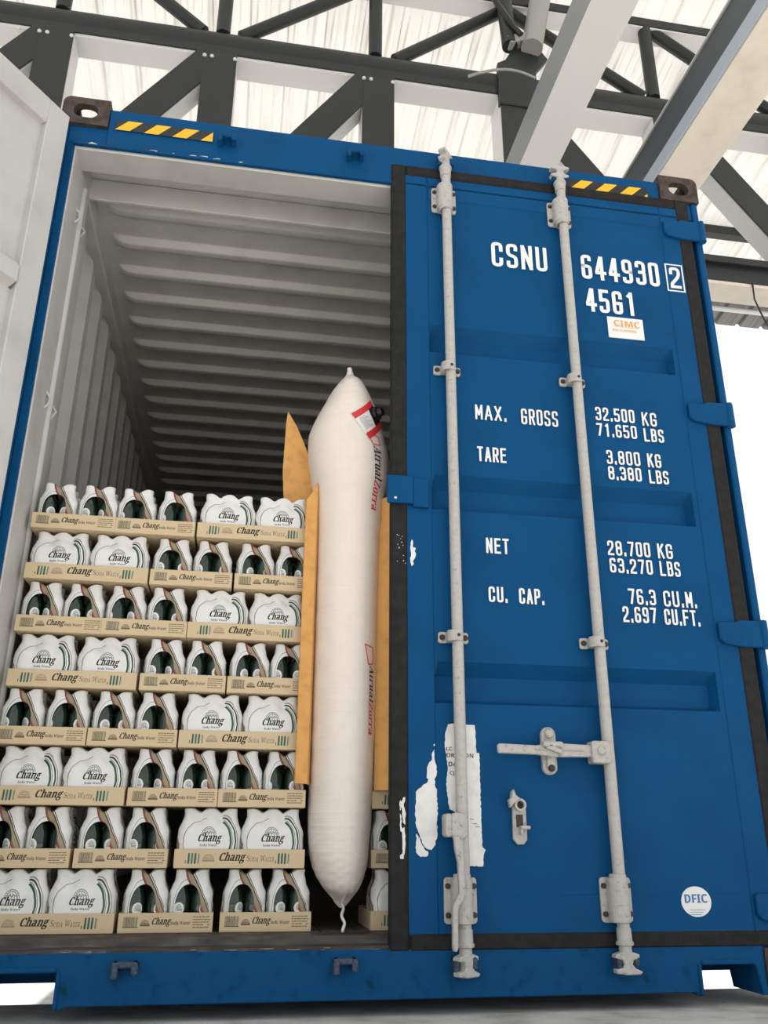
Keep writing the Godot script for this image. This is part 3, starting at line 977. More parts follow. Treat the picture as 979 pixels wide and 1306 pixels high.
	type_on(s, "BOX FLOORING", 0.795, 2.136, 0.0012, 0.0098, 0.95)
	for k in 2:
		quad(s, Vector3(0.800, 2.1585 + k * 0.011, 0.0013), Vector3(0.895, 2.1585 + k * 0.011, 0.0013), Vector3(0.895, 2.1598 + k * 0.011, 0.0013), Vector3(0.800, 2.1598 + k * 0.011, 0.0013), Vector3(0, 0, 1))
	part("sticker_print", s, M.sticker_orange, ci)
	var circ := PackedVector2Array()
	for k in 40:
		circ.append(Vector2(0.868 + cos(TAU * k / 40) * 0.046, 0.240 + sin(TAU * k / 40) * 0.040))
	var df := decal(d, "round_sticker", circ, M.sticker_white, -0.0025, 0.0032)
	s = st()
	type_on(s, "DFIC", 0.8325, 0.2290, 0.0012, 0.0225, 1.02)
	type_on(s, "DFIC", 0.8335, 0.2290, 0.00125, 0.0225, 1.02)
	for k in 3:
		quad(s, Vector3(0.845, 0.2175 - k * 0.006, 0.0012), Vector3(0.892 - k * 0.006, 0.2175 - k * 0.006, 0.0012), Vector3(0.892 - k * 0.006, 0.2187 - k * 0.006, 0.0012), Vector3(0.845, 0.2187 - k * 0.006, 0.0012), Vector3(0, 0, 1))
	part("sticker_print", s, M.sticker_blue, df)
	# torn paper left on the paint
	decal(d, "torn_label", frayed([Vector2(0.051, 0.418), Vector2(0.062, 0.399), Vector2(0.073, 0.377), Vector2(0.084, 0.371), Vector2(0.082, 0.359), Vector2(0.062, 0.357), Vector2(0.049, 0.369)], 0.002, 16), M.white_paper, -0.0005, 0.0015)
	decal(d, "torn_label", frayed([Vector2(0.050, 0.528), Vector2(0.066, 0.541), Vector2(0.075, 0.550), Vector2(0.085, 0.557), Vector2(0.087, 0.563), Vector2(0.082, 0.566), Vector2(0.083, 0.593), Vector2(0.087, 0.604), Vector2(0.097, 0.615), Vector2(0.102, 0.641), Vector2(0.106, 0.646), Vector2(0.106, 0.615), Vector2(0.110, 0.604), Vector2(0.110, 0.572), Vector2(0.104, 0.563), Vector2(0.111, 0.529), Vector2(0.112, 0.466), Vector2(0.109, 0.404), Vector2(0.100, 0.383), Vector2(0.093, 0.375), Vector2(0.082, 0.377), Vector2(0.071, 0.387), Vector2(0.060, 0.414), Vector2(0.051, 0.434), Vector2(0.047, 0.465)], 0.0025, 17), M.white_paper, -0.0005, 0.0017)
	decal(d, "torn_label", ragged(Vector2(0.103, 0.655), Vector2(0.108, 0.662), 0.4, 4, 3, 0.6), M.white_paper, -0.0005, 0.0015)
	var note := decal(d, "paper_notice", frayed([Vector2(0.140, 0.695), Vector2(0.148, 0.718), Vector2(0.164, 0.721), Vector2(0.229, 0.718), Vector2(0.231, 0.640), Vector2(0.240, 0.638), Vector2(0.239, 0.467), Vector2(0.240, 0.384), Vector2(0.249, 0.376), Vector2(0.243, 0.363), Vector2(0.240, 0.333), Vector2(0.202, 0.333), Vector2(0.184, 0.425), Vector2(0.163, 0.475), Vector2(0.147, 0.483), Vector2(0.139, 0.551), Vector2(0.145, 0.594), Vector2(0.137, 0.660)], 0.0012, 18), M.white_paper, -0.0025, 0.0035)
	for t in [["LC", 0.141, 0.640, 0.0105], ["ORATION", 0.141, 0.621, 0.0115], ["D45", 0.147, 0.595, 0.013], ["CJA", 0.150, 0.573, 0.010]]:
		s = st()
		type_on(s, t[0], t[1], t[2], 0.0013, t[3], 1.15, false, true)
		part("notice_print", s, M.black_print, note)
	for q in [[0.206, 0.456], [0.214, 0.444], [0.222, 0.436]]:
		decal(note, "ink_dash", PackedVector2Array([Vector2(q[0], q[1]), Vector2(q[0] + 0.012, q[1] - 0.0005), Vector2(q[0] + 0.012, q[1] + 0.001), Vector2(q[0], q[1] + 0.0015)]), M.black_print, 0.001, 0.0006)
	for q in [[[Vector2(0.004, 0.495), Vector2(0.012, 0.512), Vector2(0.018, 0.514), Vector2(0.014, 0.490), Vector2(0.020, 0.470), Vector2(0.018, 0.440), Vector2(0.012, 0.446), Vector2(0.010, 0.475)], 31], [[Vector2(0.003, 0.470), Vector2(0.008, 0.462), Vector2(0.008, 0.420), Vector2(0.004, 0.425)], 32], [[Vector2(0.009, 0.430), Vector2(0.017, 0.434), Vector2(0.018, 0.380), Vector2(0.014, 0.352), Vector2(0.004, 0.352), Vector2(0.003, 0.360), Vector2(0.010, 0.366)], 33], [[Vector2(0.002, 0.500), Vector2(0.005, 0.506), Vector2(0.006, 0.480), Vector2(0.003, 0.478)], 34]]:
		decal(d, "paint_scuff", frayed(q[0], 0.0016, q[1]), M.white_paper, 0.0035, 0.0012)
	for q in [[[Vector2(0.038, 1.262), Vector2(0.043, 1.287), Vector2(0.047, 1.275), Vector2(0.045, 1.262), Vector2(0.056, 1.258), Vector2(0.052, 1.248), Vector2(0.056, 1.240), Vector2(0.052, 1.224), Vector2(0.046, 1.215), Vector2(0.049, 1.205), Vector2(0.042, 1.198), Vector2(0.037, 1.224), Vector2(0.041, 1.240)], 36]]:
		decal(d, "paint_scuff", frayed(q[0], 0.0016, q[1]), M.white_paper, -0.0005, 0.0015)
	rng.seed = 44
	for k in 12:
		var q := Vector2(rng.randf_range(-0.010, 0.022), rng.randf_range(1.19, 1.30))
		decal(d, "paint_fleck", ragged(q, q + Vector2(rng.randf_range(0.002, 0.004), rng.randf_range(0.002, 0.006)), 0.4, 60 + k, 2, 0.6), M.white_paper, 0.0035, 0.001)
	# locking tab on the free edge
	s = st()
	prism(s, rrect(Vector2(-0.038, 1.402), Vector2(0.046, 1.497), 0.004, 2), 0.006, 0.018, Transform3D(), 0.002)
	prism(s, rrect(Vector2(0.046, 1.394), Vector2(0.098, 1.494), 0.004, 2), 0.0, 0.012, Transform3D(), 0.002)
	part("locking_tab", s, M.blue_paint, d)
	decal(d, "paint_fleck", ragged(Vector2(-0.018, 1.414), Vector2(-0.008, 1.422), 0.5, 90, 4), M.white_paper, 0.0178, 0.001)
	# hinges
	for yy in [2.630, 1.828, 1.030, 0.225]:
		s = st()
		prism(s, PackedVector2Array([Vector2(1.048, yy + 0.030), Vector2(1.056, yy + 0.036), Vector2(1.110, yy + 0.036), Vector2(1.125, yy + 0.044), Vector2(1.222, yy + 0.044), Vector2(1.222, yy - 0.044), Vector2(1.125, yy - 0.044), Vector2(1.062, yy - 0.034), Vector2(1.048, yy - 0.020)]), 0.0, 0.014, Transform3D(), 0.003)
		lathe(s, [Vector2(0, -0.046), Vector2(0.015, -0.046), Vector2(0.015, 0.046), Vector2(0, 0.046)], Transform3D(Basis(), Vector3(1.206, yy, 0.006)), 16)
		part("hinge", s, M.blue_paint, d)
	# two locking rods with guides, clamps and cams
	for x in [0.176, 0.627]:
		s = st()
		tube(s, [Vector3(x, 0.10, 0.030), Vector3(x, 2.775, 0.030)], 0.0172, 20)
		part("locking_rod", s, M.rod_paint, d)
		guide(d, x - 0.005, 2.572, 2.682, true)
		guide(d, x - 0.005, 0.188, 0.305, false)
		clamp_band(d, x - 0.008, 1.902)
		clamp_band(d, x - 0.008, 0.975)
		cam(d, x - 0.001, 2.806, 1.0, 0.0 if x > 0.4 else 0.9)
		cam(d, x, 0.092, -1.0, 0.0 if x > 0.4 else 0.5)
	# door handle of the second rod: hub, lever, retainer
	s = st()
	prism(s, rrect(Vector2(0.566, 0.612), Vector2(0.624, 0.676), 0.008, 3), 0.012, 0.056, Transform3D(), 0.003)
	part("handle_hub", s, M.rod_paint, d)
	bolts_at(d, [Vector3(0.594, 0.648, 0.056)], 0.013, 0.008, M.rod_paint)
	s = st()
	prism(s, PackedVector2Array([Vector2(0.288, 0.636), Vector2(0.284, 0.640), Vector2(0.284, 0.659), Vector2(0.288, 0.663), Vector2(0.400, 0.660), Vector2(0.450, 0.668), Vector2(0.570, 0.664), Vector2(0.570, 0.630), Vector2(0.450, 0.628), Vector2(0.400, 0.634)]), 0.030, 0.046, Transform3D(), 0.003)
	box(s, Vector3(0.395, 0.646, 0.045), Vector3(0.545, 0.651, 0.050), 0.002)
	part("handle_lever", s, M.rod_paint, d)
	s = st()
	prism(s, rrect(Vector2(0.426, 0.580), Vector2(0.470, 0.716), 0.021, 5), 0.0, 0.020, Transform3D(), 0.003)
	prism(s, rrect(Vector2(0.418, 0.655), Vector2(0.478, 0.671), 0.006, 3), 0.018, 0.058, Transform3D(), 0.003)
	prism(s, PackedVector2Array([Vector2(0.424, 0.652), Vector2(0.468, 0.636), Vector2(0.476, 0.646), Vector2(0.440, 0.664)]), 0.044, 0.058, Transform3D(), 0.002)
	box(s, Vector3(0.436, 0.600, 0.0), Vector3(0.462, 0.634, 0.030), 0.003)
	part("handle_retainer", s, M.rod_paint, d)
	bolts_at(d, [Vector3(0.448, 0.697, 0.020)], 0.015, 0.012, M.rod_paint)
	bolts_at(d, [Vector3(0.448, 0.598, 0.028)], 0.010, 0.008)
	# empty catch below
	s = st()
	var cut := PackedVector2Array([Vector2(0.328, 0.404), Vector2(0.340, 0.390), Vector2(0.358, 0.390), Vector2(0.369, 0.402), Vector2(0.369, 0.500), Vector2(0.360, 0.514), Vector2(0.340, 0.512), Vector2(0.330, 0.500)])
	prism(s, cut, 0.0, 0.014, Transform3D(), 0.003)
	prism(s, PackedVector2Array([Vector2(0.318, 0.488), Vector2(0.330, 0.500), Vector2(0.350, 0.512), Vector2(0.336, 0.522), Vector2(0.330, 0.538), Vector2(0.324, 0.530), Vector2(0.322, 0.515), Vector2(0.314, 0.508)]), 0.010, 0.034, Transform3D(), 0.003)
	lathe(s, [Vector2(0.011, 0), Vector2(0.017, 0), Vector2(0.017, 0.016), Vector2(0.011, 0.016)], along(Vector3(0.349, 0.496, 0.012), Vector3(0, 0, 1)), 16)
	box(s, Vector3(0.344, 0.430, 0.012), Vector3(0.372, 0.440, 0.040), 0.003)
	box(s, Vector3(0.344, 0.415, 0.012), Vector3(0.352, 0.438, 0.034), 0.002)
	part("handle_catch", s, M.rod_paint, d)
	s = st()
	box(s, Vector3(0.338, 0.436, 0.0135), Vector3(0.358, 0.470, 0.0155), 0.0)
	lathe(s, [Vector2(0.0, 0.0), Vector2(0.011, 0.0), Vector2(0.0, 0.001)], along(Vector3(0.349, 0.496, 0.0145), Vector3(0, 0, 1)), 14)
	part("catch_hole_shade", s, M.dark_bolt, d)  # dark patches painted in for the shade inside two holes
	# handle of the first rod, folded down along it
	s = st()
	prism(s, rrect(Vector2(0.138, 0.404), Vector2(0.184, 0.472), 0.014, 4), 0.028, 0.058, Transform3D(), 0.003)
	prism(s, rrect(Vector2(0.122, 0.408), Vector2(0.142, 0.470), 0.009, 4), 0.008, 0.054, Transform3D(), 0.003)
	part("handle_hub", s, M.rod_paint, d)
	bolts_at(d, [Vector3(0.166, 0.442, 0.058)], 0.006, 0.003, M.rod_paint)
	s = st()
	prism(s, PackedVector2Array([Vector2(0.140, 0.410), Vector2(0.166, 0.410), Vector2(0.168, 0.350), Vector2(0.170, 0.262), Vector2(0.152, 0.236), Vector2(0.148, 0.226), Vector2(0.146, 0.135), Vector2(0.142, 0.128), Vector2(0.134, 0.129), Vector2(0.131, 0.136), Vector2(0.133, 0.230), Vector2(0.136, 0.240), Vector2(0.152, 0.268), Vector2(0.150, 0.345), Vector2(0.143, 0.375)]), 0.056, 0.074, Transform3D(), 0.003)
	part("handle_lever", s, M.rod_paint, d)
	# ---- left leaf, swung out past square
	var l := door_leaf(c, 1.0, 0.018)
	l.position = Vector3(-1.199, 0, 0.012)
	l.rotation.y = deg_to_rad(-126.2)
	for k in l.get_children():
		k.position = Vector3(0, 0, 0)
	for yy in [2.630, 1.828, 1.030, 0.225]:
		s = st()
		prism(s, PackedVector2Array([Vector2(-0.02, yy + 0.044), Vector2(0.10, yy + 0.044), Vector2(0.16, yy + 0.034), Vector2(0.16, yy - 0.034), Vector2(0.10, yy - 0.044), Vector2(-0.02, yy - 0.044)]), 0.0, 0.014, Transform3D(), 0.003)
		part("hinge", s, M.blue_paint, l)

# ---------------------------------------------------------------- cargo
const ROW := 0.163
const FACE_Z := -0.140
var tray_of := {}
var pack_of := {}

func neck(y: float) -> float:   # radius of a bottle at height y
	if y < 0.006:
		return 0.0285 + 0.0015 * y / 0.006
	if y < 0.088:
		return 0.030
	if y < 0.142:
		return lerpf(0.030, 0.0145, pow(sm(0.088, 0.142, y), 0.9))
	return 0.0145

func dip(x: float, z: float) -> float:   # sag of the film between the necks
	var d := 1.0
	for i in [-1, 0, 1]:
		for j in [-1, 1]:
			d = minf(d, Vector2(x - i * 0.060, z - j * 0.0305).length())
	return 0.0145 * sm(0.010, 0.034, d)

func film_mesh(holes: bool) -> SurfaceTool:
	# plan outline: rounded rectangle round the bottles; rows of [corner or flat kind, position]
	var per := []
	for half in 2:
		for k in 24:
			per.append([0, lerpf(-1, 1, k / 24.0), half])
		for k in 7:
			per.append([1, k / 7.0, half])
		for k in 16:
			per.append([2, lerpf(-1, 1, k / 16.0), half])
		for k in 7:
			per.append([3, k / 7.0, half])
	var n := per.size()
	var hs := [0.0, 0.004, 0.02, 0.04, 0.056, 0.068, 0.078, 0.086, 0.094, 0.102, 0.110, 0.117, 0.124, 0.131, 0.138, 0.145, 0.151, 0.155, 0.158]
	var cap := [0.85, 0.65, 0.42, 0.2, 0.0]
	var P := []
	var U := []
	for i in hs.size() + cap.size():
		var y: float = hs[mini(i, hs.size() - 1)]
		var r := neck(y) + 0.0007
		var ring := []
		var uvs := []
		for k in n + 1:
			var e: Array = per[k % n]
			var q := Vector2.ZERO
			var u := 0.0
			var fold := 0.0
			match e[0]:
				0:
					q = Vector2(e[1] * 0.060, 0.0305 + r)
					u = (0.0235 + (e[1] + 1) * 0.060) / 0.275
					fold = 0.5 - 0.5 * cos(TAU * (e[1] + 1))
					q.y -= fold * (0.10 * r + 0.25 * (0.030 - r))
				1:
					var t: float = e[1] * PI / 2
					q = Vector2(0.060 + sin(t) * r, 0.0305 + cos(t) * r)
					u = (0.1435 + e[1] * 0.047) / 0.275
				2:
					q = Vector2(0.060 + r, -e[1] * 0.0305)
					u = (0.1905 + (e[1] + 1) * 0.0305) / 0.275
					fold = 0.5 + 0.5 * cos(PI * e[1])
					q.x -= fold * (0.06 * r + 0.10 * (0.030 - r))
				3:
					var t: float = e[1] * PI / 2
					q = Vector2(0.060 + cos(t) * r, -0.0305 - sin(t) * r)
					u = (0.2515 + e[1] * 0.047) / 0.275
			if e[2] == 1:
				q = -q
				u += 1.0
			if k == n:
				u = 2.0 if e[2] == 0 else u
				u = 2.0 + (0.0235 / 0.275)
			var yy := y
			if i >= hs.size():
				q *= cap[i - hs.size()]
				yy = 0.158
			if yy > 0.10:
				yy = lerpf(yy, yy - dip(q.x, q.y), sm(0.10, 0.156, y))
			var cr := sin(yy * 190.0 + q.x * 70.0) * sin(q.x * 130.0 + q.y * 90.0 + yy * 40.0) * 0.0009 * sm(0.0, 0.02, y)
			ring.append(Vector3(q.x + signf(q.x) * cr, yy, q.y + signf(q.y) * cr))
			uvs.append(Vector2(u, 1.0 - y / 0.158))
		P.append(ring)
		U.append(uvs)
	var N := []
	for i in P.size():
		var row := []
		for k in n + 1:
			var a: Vector3 = P[mini(i + 1, P.size() - 1)][k] - P[maxi(i - 1, 0)][k]
			var b: Vector3 = P[i][(k + 1) % n if k < n else 1] - P[i][(k - 1 + n) % n]
			var nn := a.cross(b)
			var out := Vector3(P[i][k].x, 0.0, P[i][k].z) + Vector3(0, 0.10 if i >= hs.size() - 1 else 0.0, 0)
			if nn.length() < 1e-9:
				nn = Vector3.UP
			nn = nn.normalized()
			row.append(nn if nn.dot(out) >= 0 else -nn)
		N.append(row)
	var s := st()
	var arch := func(v: Vector3) -> float:   # negative inside the opening of an end
		if absf(v.x) < 0.066:
			return 1.0
		var yy := maxf(v.y - 0.062, 0.0) / 0.056
		return sqrt(pow(absf(v.z + (0.006 if v.x < 0.0 else -0.006)) / 0.0350, 2.2) + yy * yy) - 1.0
	for i in P.size() - 1:
		for k in n:
			for t in [[[i, k], [i, k + 1], [i + 1, k + 1]], [[i, k], [i + 1, k + 1], [i + 1, k]]]:
				var v := []
				var nr := []
				var uv := []
				for e in t:
					v.append(P[e[0]][e[1]])
					nr.append(N[e[0]][e[1]])
					uv.append(U[e[0]][e[1]])
				if (v[1] - v[0]).cross(v[2] - v[0]).length() < 1e-10:
					continue
				if not holes:
					tri(s, v, nr, uv)
					continue
				var f := [arch.call(v[0]), arch.call(v[1]), arch.call(v[2])]
				var keep := []
				for e in 3:
					var e2 := (e + 1) % 3
					if f[e] >= 0:
						keep.append([v[e], nr[e], uv[e]])
					if (f[e] >= 0) != (f[e2] >= 0):
						var w: float = f[e] / (f[e] - f[e2])
						keep.append([v[e].lerp(v[e2], w), nr[e].lerp(nr[e2], w), uv[e].lerp(uv[e2], w)])
				for e in range(1, keep.size() - 1):
					tri(s, [keep[0][0], keep[e][0], keep[e + 1][0]], [keep[0][1], keep[e][1], keep[e + 1][1]], [keep[0][2], keep[e][2], keep[e + 1][2]])
	return s

func tray_mesh(w: float, d: float) -> SurfaceTool:   # open card tray, front at z = 0, centred on x, base at y = 0
	var s := st()
	var h := 0.050
	var t := 0.003
	var x := w / 2
	box(s, Vector3(-x, 0, -d), Vector3(x, t, 0), 0.001)
	box(s, Vector3(-x, t, -t), Vector3(x, h, 0), 0.001)
	box(s, Vector3(-x, t, -d), Vector3(x, h, -d + t), 0.001)
	box(s, Vector3(-x, t, -d + t), Vector3(-x + t, h, -t), 0.001)
	box(s, Vector3(x - t, t, -d + t), Vector3(x, h, -t), 0.001)
	return s

func make_cargo_prototypes() -> void:
	for k in [["L", 0.366, 0.250, M.tray_long_print], ["S", 0.253, 0.360, M.tray_short_print]]:
		var o := Node3D.new()
		part("tray_body", tray_mesh(k[1], k[2]), M.tray_card, o)
		var s := st()
		var x: float = k[1] / 2 - 0.001
		quad(s, Vector3(-x, 0.001, 0.0005), Vector3(x, 0.001, 0.0005), Vector3(x, 0.0492, 0.0005), Vector3(-x, 0.0492, 0.0005), Vector3(0, 0, 1), [Vector2(0, 1), Vector2(1, 1), Vector2(1, 0), Vector2(0, 0)])
		part("printed_side", s, k[3], o)
		tray_of[k[0]] = o
	var w := Node3D.new()
	part("shrink_film", film_mesh(false), M.pack_film, w)
	pack_of["L"] = w
	var nk := Node3D.new()
	var f := part("shrink_film", film_mesh(true), M.pack_film, nk)
	f.rotation.y = PI / 2
	var glass := st()
	lathe(glass, [Vector2(0, 0.001), Vector2(0.026, 0.001), Vector2(0.029, 0.006), Vector2(0.029, 0.078), Vector2(0.0275, 0.088), Vector2(0.023, 0.100), Vector2(0.0175, 0.112), Vector2(0.0135, 0.124), Vector2(0.0125, 0.145), Vector2(0, 0.146)], Transform3D(), 20)
	var gm := glass.commit()
	var lab := st()
	for i in 4:
		for k in 16:
			var v := []
			var nn := []
			var uv := []
			for e in [[i, k], [i + 1, k], [i + 1, k + 1], [i, k + 1]]:
				var rr: float = e[0] / 4.0 * 0.0150
				var a: float = TAU * e[1] / 16.0
				var q := Vector2(cos(a), sin(a)) * rr
				var th := q.x / 0.0293
				v.append(Vector3(sin(th) * 0.0293, 0.056 + q.y * 1.12, cos(th) * 0.0293))
				nn.append(Vector3(sin(th), 0, cos(th)))
				uv.append(Vector2(0.5 + q.x / 0.030, 0.5 - q.y / 0.030))
			tri(lab, [v[0], v[1], v[2]], [nn[0], nn[1], nn[2]], [uv[0], uv[1], uv[2]])
			tri(lab, [v[0], v[2], v[3]], [nn[0], nn[2], nn[3]], [uv[0], uv[2], uv[3]])
	var lm := lab.commit()
	for j in 2:
		for sx in [-1.0, 1.0]:
			var b := MeshInstance3D.new()
			b.name = "bottle"
			b.mesh = gm
			b.material_override = M.bottle_glass
			b.position = Vector3(sx * 0.0305, 0, 0.060 - j * 0.060)
			nk.add_child(b, true)
			if j == 0:
				var q := MeshInstance3D.new()
				q.name = "round_label"
				q.mesh = lm
				q.material_override = M.bottle_label_print
				b.add_child(q, true)
	pack_of["S"] = nk

const UPS := ["bottom layer", "second layer up", "third layer up", "fourth layer up", "fifth layer up", "sixth layer up", "seventh layer up", "top layer"]

func place_tray(kind: String, cx: float, y: float, zf: float, spot: String, layer: int, group: String, turn := 0.0) -> void:
	var t: Node3D = tray_of[kind].duplicate()
	t.name = numbered("beverage_tray")
	add_child(t)
	t.position = Vector3(cx, y, zf)
	t.rotation.y = turn
	var up: String = UPS[layer]
	tag(t, ("tan card tray, long printed side out, %s, %s" if kind == "L" else "tan card tray, barcoded short end out, %s, %s") % [spot, up], "tray", "beverage trays in the " + group)
	var w := 0.1805 if kind == "L" else 0.1250
	var d := 0.122 if kind == "L" else 0.180
	for k in 2:
		var p: Node3D = pack_of[kind].duplicate()
		p.name = numbered("bottle_pack")
		add_child(p)
		var off := Vector3((k - 0.5) * w + rng.randf_range(-0.002, 0.002), 0.003, -d / 2 - 0.005 - rng.randf() * 0.003)
		p.transform = Transform3D(Basis(Vector3.UP, turn), Vector3(cx, y, zf)) * Transform3D(Basis(Vector3.UP, rng.randf_range(-0.02, 0.02)), off)
		for b in p.get_children():
			if b.name.begins_with("bottle"):
				b.rotation.y = rng.randf_range(-0.75, 0.75)
		var side := "left" if k == 0 else "right"
		tag(p, ("white broad-faced wrapped bottle pack, %s one on %s tray, %s" if kind == "L" else "wrapped pack with green bottles showing, %s one on %s tray, %s") % [side, spot, up], "bottle pack", "bottle packs in the " + group)

func make_cargo() -> void:
	make_cargo_prototypes()
	rng.seed = 77
	var rows := [
		["L S S", [-0.940, -0.620, -0.349]], ["S S L", [-1.020, -0.757, -0.430]], ["L S S", [-0.948, -0.631, -0.377]], ["S S L", [-1.016, -0.760, -0.446]],
		["L S S", [-0.949, -0.631, -0.374]], ["S S L", [-1.008, -0.760, -0.449]], ["L S S", [-0.949, -0.634, -0.374]], ["S S L", [-1.008, -0.762, -0.446]]]
	var names := ["leftmost", "middle", "rightmost"]
	for r in 8:
		var kinds: PackedStringArray = rows[r][0].split(" ")
		for k in 3:
			place_tray(kinds[k], rows[r][1][k], 0.1605 + r * ROW, FACE_Z - rng.randf() * 0.006, names[k], r, "left stack", rng.randf_range(-0.008, 0.008))
	var right := ["L", "S", "L", "S"]
	for r in 4:
		place_tray(right[r], (0.130 if right[r] == "L" else 0.0745), 0.1605 + r * ROW, FACE_Z - 0.008 - 0.006 * (r % 2), "right-of-bag", r, "right stack")

# ---------------------------------------------------------------- bag and card sheets
const BAG := [[0.217, -0.131, 0.007], [0.222, -0.131, 0.012], [0.244, -0.130, 0.028], [0.275, -0.134, 0.056], [0.317, -0.139, 0.076], [0.381, -0.143, 0.089], [0.556, -0.141, 0.097], [0.762, -0.139, 0.101], [0.962, -0.138, 0.103], [1.304, -0.136, 0.109], [1.472, -0.132, 0.121], [1.530, -0.130, 0.132], [1.618, -0.137, 0.140], [1.707, -0.147, 0.133], [1.768, -0.145, 0.116], [1.829, -0.142, 0.091], [1.893, -0.140, 0.061], [1.957, -0.139, 0.022], [1.977, -0.140, 0.012], [1.999, -0.142, 0.009]]

func bag_at(y: float) -> Vector2:   # centre x and half width
	for i in BAG.size() - 1:
		var a: Array = BAG[i]
		var b: Array = BAG[i + 1]
		if y <= b[0]:
			var p: Array = BAG[maxi(i - 1, 0)]
			var q: Array = BAG[mini(i + 2, BAG.size() - 1)]
			var t: float = clampf((y - a[0]) / (b[0] - a[0]), 0, 1)
			var out := Vector2.ZERO
			for k in 2:
				var m0: float = (b[k + 1] - p[k + 1]) / maxf(b[0] - p[0], 1e-4) * (b[0] - a[0])
				var m1: float = (q[k + 1] - a[k + 1]) / maxf(q[0] - a[0], 1e-4) * (b[0] - a[0])
				var v: float = (2 * t * t * t - 3 * t * t + 1) * a[k + 1] + (t * t * t - 2 * t * t + t) * m0 + (-2 * t * t * t + 3 * t * t) * b[k + 1] + (t * t * t - t * t) * m1
				out[k] = v
			return Vector2(out.x, maxf(out.y, 0.006))
	return Vector2(-0.142, 0.009)

func bag_p(th: float, y: float, lift := 0.0) -> Vector3:   # th = 0 is the front, growing to the right
	var c := bag_at(y)
	var hz := 0.128 * sqrt(clampf(c.y / 0.10, 0.0, 1.0)) if c.y < 0.10 else 0.128
	hz = maxf(hz * sm(0.0, 0.05, c.y), 0.010)
	var sx := signf(sin(th)) * pow(absf(sin(th)), 0.92)
	var cz := signf(cos(th)) * pow(absf(cos(th)), 0.92)
	# creases: fine horizontal puckers towards the ends and a seam down the front
	var ends := maxf(1.0 - sm(0.217, 0.50, y), sm(1.62, 1.95, y))
	var w := sin(y * 230.0 + sin(th * 3.0) * 2.0) * sin(th * 5.0 + y * 31.0) * 0.0012 * (0.25 + ends)
	w += sin(y * 61.0 + th * 2.0) * 0.0009 * sin(th * 2.0 + y * 7.0)
	w -= 0.0012 * exp(-pow((th + 0.05) / 0.03, 2.0))
	w += sin(th * 14.0 + 1.0) * 0.0030 * (1.0 - sm(0.217, 0.30, y))
	w *= sm(0.005, 0.03, c.y)
	return Vector3(c.x + sx * (c.y + w + lift), y, -0.200 + cz * (hz + w + lift))

